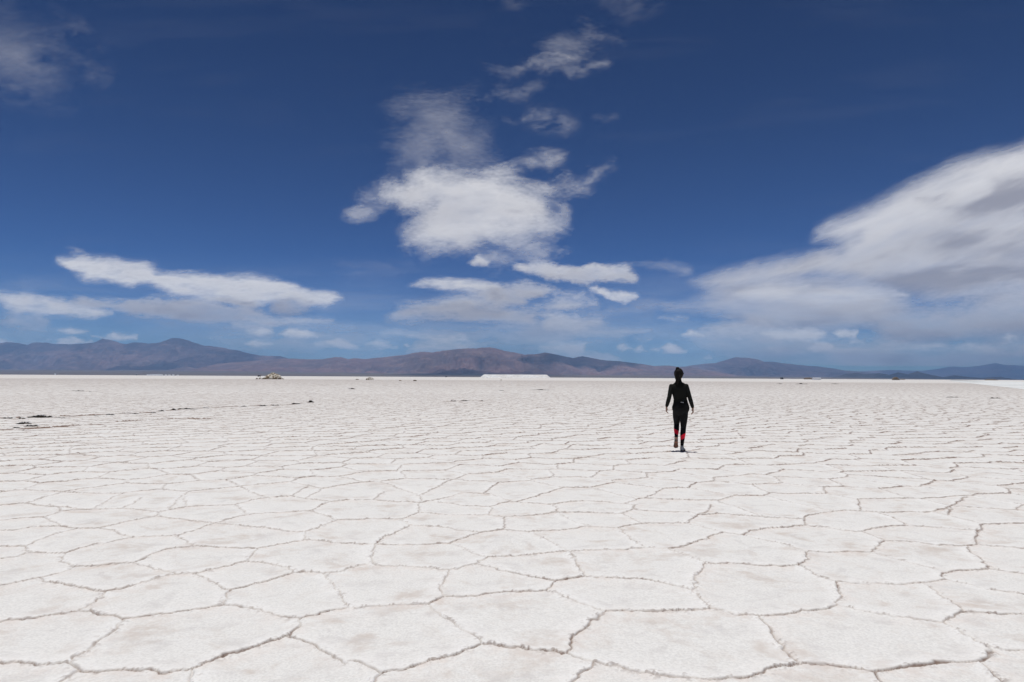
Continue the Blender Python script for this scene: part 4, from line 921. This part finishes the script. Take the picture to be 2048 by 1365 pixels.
def walker():
    q = g_at(1363.5, 904.2)
    W_ = bpy.data.objects.new("person", None); C.objects.link(W_)
    sc = 0.99 * q.y / FPX / 6.825 / 0.001468
    W_.location = (q.x, q.y, 0.002); W_.rotation_euler = (0, 0, -math.atan2(q.x, q.y)); W_.scale = (sc, sc, sc)
    W_.location.x -= 0.0
    tag(W_, "person in black top and black leggings with red calf bands walking away across the salt", "person")
    LS, LE, LW = (-.196, .0, 1.315), (-.236, -.085, 1.09), (-.290, .005, .905)
    RS, RE, RW = (.100, .0, 1.320), (.162, -.03, 1.095), (.222, .060, .885)
    LH, LK, LA = (-.086, .0, .86), (-.097, .175, .535), (-.105, -.115, .272)
    RH, RK, RA = (.050, .0, .86), (.036, .045, .49), (.004, -.03, .105)
    def torso(bv, bf, g_=0.0):
        loft(bv, bf, [(-.015,.01,.755,.06+g_,.06+g_),(-.016,.01,.80,.135+g_,.095+g_),(-.013,.0,.86,.163+g_,.112+g_),(-.012,-.004,.92,.160+g_,.108+g_),(-.016,.0,.99,.140+g_,.092+g_),
            (-.022,.006,1.06,.124+g_,.084+g_),(-.028,.008,1.13,.130+g_,.090+g_),(-.036,.006,1.21,.148+g_,.100+g_),(-.042,.002,1.28,.150+g_,.096+g_),(-.047,.0,1.325,.135+g_,.080+g_),(-.050,.0,1.365,.090+g_,.062+g_),(-.052,.005,1.405,.060+g_,.055+g_)], 28)
    def arms(bv, bf, g_, end=1.0):
        for S, E, W1 in ((LS, LE, LW), (RS, RE, RW)):
            S, E, W1 = Vector(S), Vector(E), Vector(W1); we = E.lerp(W1, end)
            m1 = S.lerp(E, .5); m2 = E.lerp(W1, .35)
            capsule(bv, bf, [S, m1, E, m2, we], [.041 + g_, .041 + g_, .037 + g_, .038 + g_, .027 + g_ + (1 - end) * .02])
    def legs(bv, bf, g_, end=1.0):
        for H_, K_, A_1 in ((LH, LK, LA), (RH, RK, RA)):
            H_, K_, A_1 = Vector(H_), Vector(K_), Vector(A_1)
            th = H_.lerp(K_, .45); calf = K_.lerp(A_1, .35) + Vector((0, -.012, 0)); low = K_.lerp(A_1, .72); we = K_.lerp(A_1, end)
            capsule(bv, bf, [H_, th, K_, calf, low, we], [(.080 + g_, .092 + g_), (.076 + g_, .082 + g_), (.049 + g_, .054 + g_), (.048 + g_, .054 + g_), (.032 + g_, .035 + g_), (.026 + g_, .029 + g_)], 18)
    # body
    bv, bf = [], []
    torso(bv, bf); arms(bv, bf, 0); legs(bv, bf, 0)
    capsule(bv, bf, [(-.052, .0, 1.37), (-.052, .006, 1.47)], [.050, .047])
    HC = Vector((-.047, .008, 1.555)); yaw = R_(-28)      # head turned a little to the right
    rot = Matrix.Rotation(yaw, 3, 'Z')
    def hp(x, y, z): return HC + rot @ Vector((x, y, z))
    hv, hf = [], []
    ball(hv, hf, (0, -.012, .022), (.072, .092, .088)); ball(hv, hf, (0, .022, -.040), (.056, .066, .070)); ball(hv, hf, (0, .060, -.080), (.028, .028, .024))
    capsule(hv, hf, [(0, .084, .012), (0, .104, -.022)], [.009, .013], 8)           # nose
    for sx in (-1, 1):
        ball(hv, hf, (sx * .072, -.005, -.008), (.009, .018, .031), 8, 6)              # ears
        ball(hv, hf, (sx * .032, .068, -.028), (.024, .022, .024), 8, 6)              # cheeks
        ball(hv, hf, (sx * .030, .072, .016), (.016, .012, .010), 8, 6)               # eyes under the lids
        capsule(hv, hf, [(sx * .012, .084, .030), (sx * .046, .070, .030)], [.008, .007], 8)
    capsule(hv, hf, [(-.022, .083, -.054), (0, .092, -.052), (.022, .083, -.054)], [.006, .008, .006], 8)  # lips
    o = len(bv); bv += [hp(*v) for v in hv]; bf += [tuple(i + o for i in f) for f in hf]
    # hands: palm, four unequal fingers, thumb from the side of the palm
    def hand(Wr, tip, side):
        Wr = Vector(Wr); d = (Vector(tip) - Wr).normalized(); back = Vector((side, 0, 0)); fw = Vector((0, 1, 0))
        acr = (fw - d * fw.dot(d)).normalized(); nrm = d.cross(acr).normalized()
        if nrm.x * side < 0: nrm = -nrm                        # back of the hand faces outward
        pc = Wr + d * .050
        capsule(bv, bf, [Wr, Wr + d * .03, Wr + d * .078], [(.022, .026), (.018, .036), (.015, .038)], 12)
        for k, (off, ln) in enumerate(((.030, .070), (.010, .078), (-.010, .072), (-.028, .056))):
            a = Wr + d * .074 + acr * off; curl = -nrm
            b = a + d * ln * .45 + curl * ln * .10; c = b + d * ln * .26 + curl * ln * .20; e = c + d * ln * .16 + curl * ln * .24
            capsule(bv, bf, [a, b, c, e], [.0090, .0085, .0078, .0068], 8)
        a = Wr + d * .022 + acr * .026; b = a + d * .026 + acr * .022 - nrm * .012; c = b + d * .030 + acr * .006 - nrm * .008
        capsule(bv, bf, [a, b, c], [.0125, .0105, .0085], 8)
    hand(LW, (-.300, .015, .78), -1); hand(RW, (.232, .10, .72), 1)
    # feet inside the shoes
    capsule(bv, bf, [RA, (.002, -.03, .06)], [.028, .030]); capsule(bv, bf, [(.002, -.05, .045), (.020, .06, .04), (.035, .14, .03)], [.026, .028, .02])
    capsule(bv, bf, [LA, (-.105, -.100, .245)], [.026, .024]); capsule(bv, bf, [(-.106, -.088, .238), (-.110, -.040, .185), (-.114, .0, .125)], [.020, .020, .013])
    fuse("body", bv, bf, m_skin, W_, 0.0042, 5)
    # clothes
    bv, bf = [], []
    loft(bv, bf, [(-.016,.0,.945,.130,.088),(-.016,.0,.965,.147,.101),(-.016,.0,.99,.145,.100),(-.022,.006,1.06,.132,.094),(-.028,.008,1.13,.141,.101),(-.036,.006,1.21,.156,.109),(-.042,.002,1.28,.162,.106),(-.046,.0,1.322,.160,.092),(-.050,.0,1.362,.120,.076),(-.052,.003,1.395,.070,.064),(-.052,.004,1.42,.064,.060)], 28); arms(bv, bf, .006, .90)
    capsule(bv, bf, [(-.052, .0, 1.37), (-.052, .004, 1.445)], [.066, .058])
    top = fuse("top", bv, bf, m_top, W_, 0.007, 6)
    bv, bf = [], []
    loft(bv, bf, [(-.015,.01,.73,.05,.05),(-.016,.006,.765,.118,.092),(-.015,.003,.80,.150,.112),(-.014,.0,.84,.170,.124),(-.013,-.010,.89,.174,.128),(-.013,-.006,.95,.156,.112),(-.016,.0,1.005,.138,.098)], 28)
    legs(bv, bf, .007, .93)
    fuse("leggings", bv, bf, m_leg, W_, 0.007, 12)
    # cut: trim the top at the waist so that leggings sit over it
    bv, bf = [], []
    ball(bv, bf, (-.047, -.002, 1.570), (.095, .108, .112), 18, 12)
    capsule(bv, bf, [(-.055, -.02, 1.60), (-.064, -.03, 1.645), (-.070, -.035, 1.665)], [.080, .058, .040])     # high gathered crown
    capsule(bv, bf, [(-.060, -.090, 1.60), (-.078, -.105, 1.52), (-.074, -.110, 1.43), (-.072, -.105, 1.36)], [.048, .040, .034, .016])  # pony tail
    capsule(bv, bf, [(-.10, -.03, 1.57), (-.088, -.04, 1.48), (-.075, -.035, 1.43)], [.036, .036, .030])
    hair = fuse("hair", bv, bf, m_hair, W_, 0.006, 5)
    # remove the part of the cap that would cover the face
    import bmesh
    bm = bmesh.new(); bm.from_mesh(hair.data)
    dead = []
    ir = rot.inverted()
    for v in bm.verts:
        l = ir @ (v.co - HC)
        if l.y > 0.045 and l.z < 0.062 and abs(l.x) < .085: dead.append(v)
        elif l.y > 0.012 and l.z < 0.012 and l.x > 0.0: dead.append(v)
    bmesh.ops.delete(bm, geom=dead, context='VERTS'); bm.to_mesh(hair.data); bm.free()
    bv, bf = [], []
    def gp(x, y, z): return tuple(hp(x, y, z))
    for sx in (-1, 1):
        capsule(bv, bf, [gp(sx * .016, .096, .014), gp(sx * .034, .095, .012), gp(sx * .058, .082, .014)], [.016, .020, .016], 10)
        capsule(bv, bf, [gp(sx * .066, .078, .018), gp(sx * .086, .03, .018), gp(sx * .082, -.01, .012)], [.006, .005, .004], 8)
    capsule(bv, bf, [gp(-.016, .100, .020), gp(.016, .100, .020)], [.005, .005], 8)
    fuse("sunglasses", bv, bf, m_glasses, W_, 0.0035, 2)
    # shoes
    def shoe(heel, toe, up, wid=.045):
        heel, toe, up = Vector(heel), Vector(toe), Vector(up).normalized(); d = (toe - heel).normalized(); up = (up - d * up.dot(d)).normalized(); sd_ = d.cross(up)
        bv, bf = [], []; ln = (toe - heel).length
        def at(t, u, s=0): return heel + d * (t * ln) + up * u + sd_ * s
        capsule(bv, bf, [at(.10, .042), at(.30, .048), at(.55, .040), at(.80, .030), at(.93, .026)], [(.036, .036), (.037, .042), (.041, .034), (.043, .026), (.030, .018)], 16)
        capsule(bv, bf, [at(.12, .055), at(.14, .088)], [.037, .037], 14)
        capsule(bv, bf, [at(.20, .07), at(.40, .070)], [.030, .022], 12)
        s = fuse("shoe", bv, bf, m_shoe, W_, 0.005, 3)
        # sole: a closed outline slab
        out = [(-.02, .0), (.0, .024), (.10, .034), (.30, .033), (.50, .038), (.72, .046), (.88, .040), (.97, .022), (1.01, 0)]
        ol = out + [(t, -w_) for t, w_ in reversed(out[1:-1])]
        v = []; f = []
        for lev, k in ((-.004, .93), (.003, 1.0), (.022, 1.03), (.028, .96)):
            v += [at(.5 + (t - .5) * k, lev + (0.010 if t > .9 else 0) + (.004 if t < .05 else 0), w_ * k) for t, w_ in ol]
        n = len(ol)
        for l in range(3): f += [(l * n + i, l * n + (i + 1) % n, (l + 1) * n + (i + 1) % n, (l + 1) * n + i) for i in range(n)]
        f += [tuple(reversed(range(n))), tuple(range(3 * n, 4 * n))]
        mesh_obj("sole", v, f, m_sole, s)
        return s
    shoe((.000, -.075, .008), (.040, .170, .006), (0, 0, 1))
    shoe((-.104, -.150, .232), (-.118, .020, .058), (0, .70, .72))
    # small printed mark at the waist
    v = []; f = []
    def bar(x0, x1, z0, z1):
        i = len(v); y0 = -.1135
        v.extend([(x0, y0, z0), (x1, y0, z0), (x1, y0, z1), (x0, y0, z1), (x0, y0 + .006, z0), (x1, y0 + .006, z0), (x1, y0 + .006, z1), (x0, y0 + .006, z1)])
        f.extend([(i, i + 1, i + 2, i + 3), (i + 4, i + 7, i + 6, i + 5), (i, i + 4, i + 5, i + 1), (i + 1, i + 5, i + 6, i + 2), (i + 2, i + 6, i + 7, i + 3), (i + 3, i + 7, i + 4, i)])
    for x0, x1, z0, z1 in ((-.012, -.004, .988, 1.000), (-.003, .006, .991, .9965), (.007, .014, .988, 1.001), (.021, .026, .988, 1.001), (.028, .034, .992, 1.000), (.036, .044, .988, .996), (.020, .045, .9862, .9877)):
        bar(x0, x1, z0, z1)
    mesh_obj("logo", v, f, m_logo, W_)
walker()
# ------------------------------------------------------------------ the air
def build_haze():
    x, y0, y1, z0, z1 = 50000, -300, 50000, -30, 1720
    v = [(-x, y0, z0), (x, y0, z0), (x, y1, z0), (-x, y1, z0), (-x, y0, z1), (x, y0, z1), (x, y1, z1), (-x, y1, z1)]
    f = [(0, 3, 2, 1), (4, 5, 6, 7), (0, 1, 5, 4), (1, 2, 6, 5), (2, 3, 7, 6), (3, 0, 4, 7)]
    m = bpy.data.materials.new("haze"); m.use_nodes = True; t = m.node_tree; t.nodes.clear()
    out = t.nodes.new("ShaderNodeOutputMaterial"); pv = t.nodes.new("ShaderNodeVolumePrincipled")
    pv.inputs["Color"].default_value = (0.29, 0.55, 1.0, 1); pv.inputs["Density"].default_value = 2.8e-5
    pv.inputs["Anisotropy"].default_value = 0.0
    t.links.new(pv.outputs[0], out.inputs["Volume"])
    tag(mesh_obj("haze", v, f, m), kind="stuff")
build_haze()
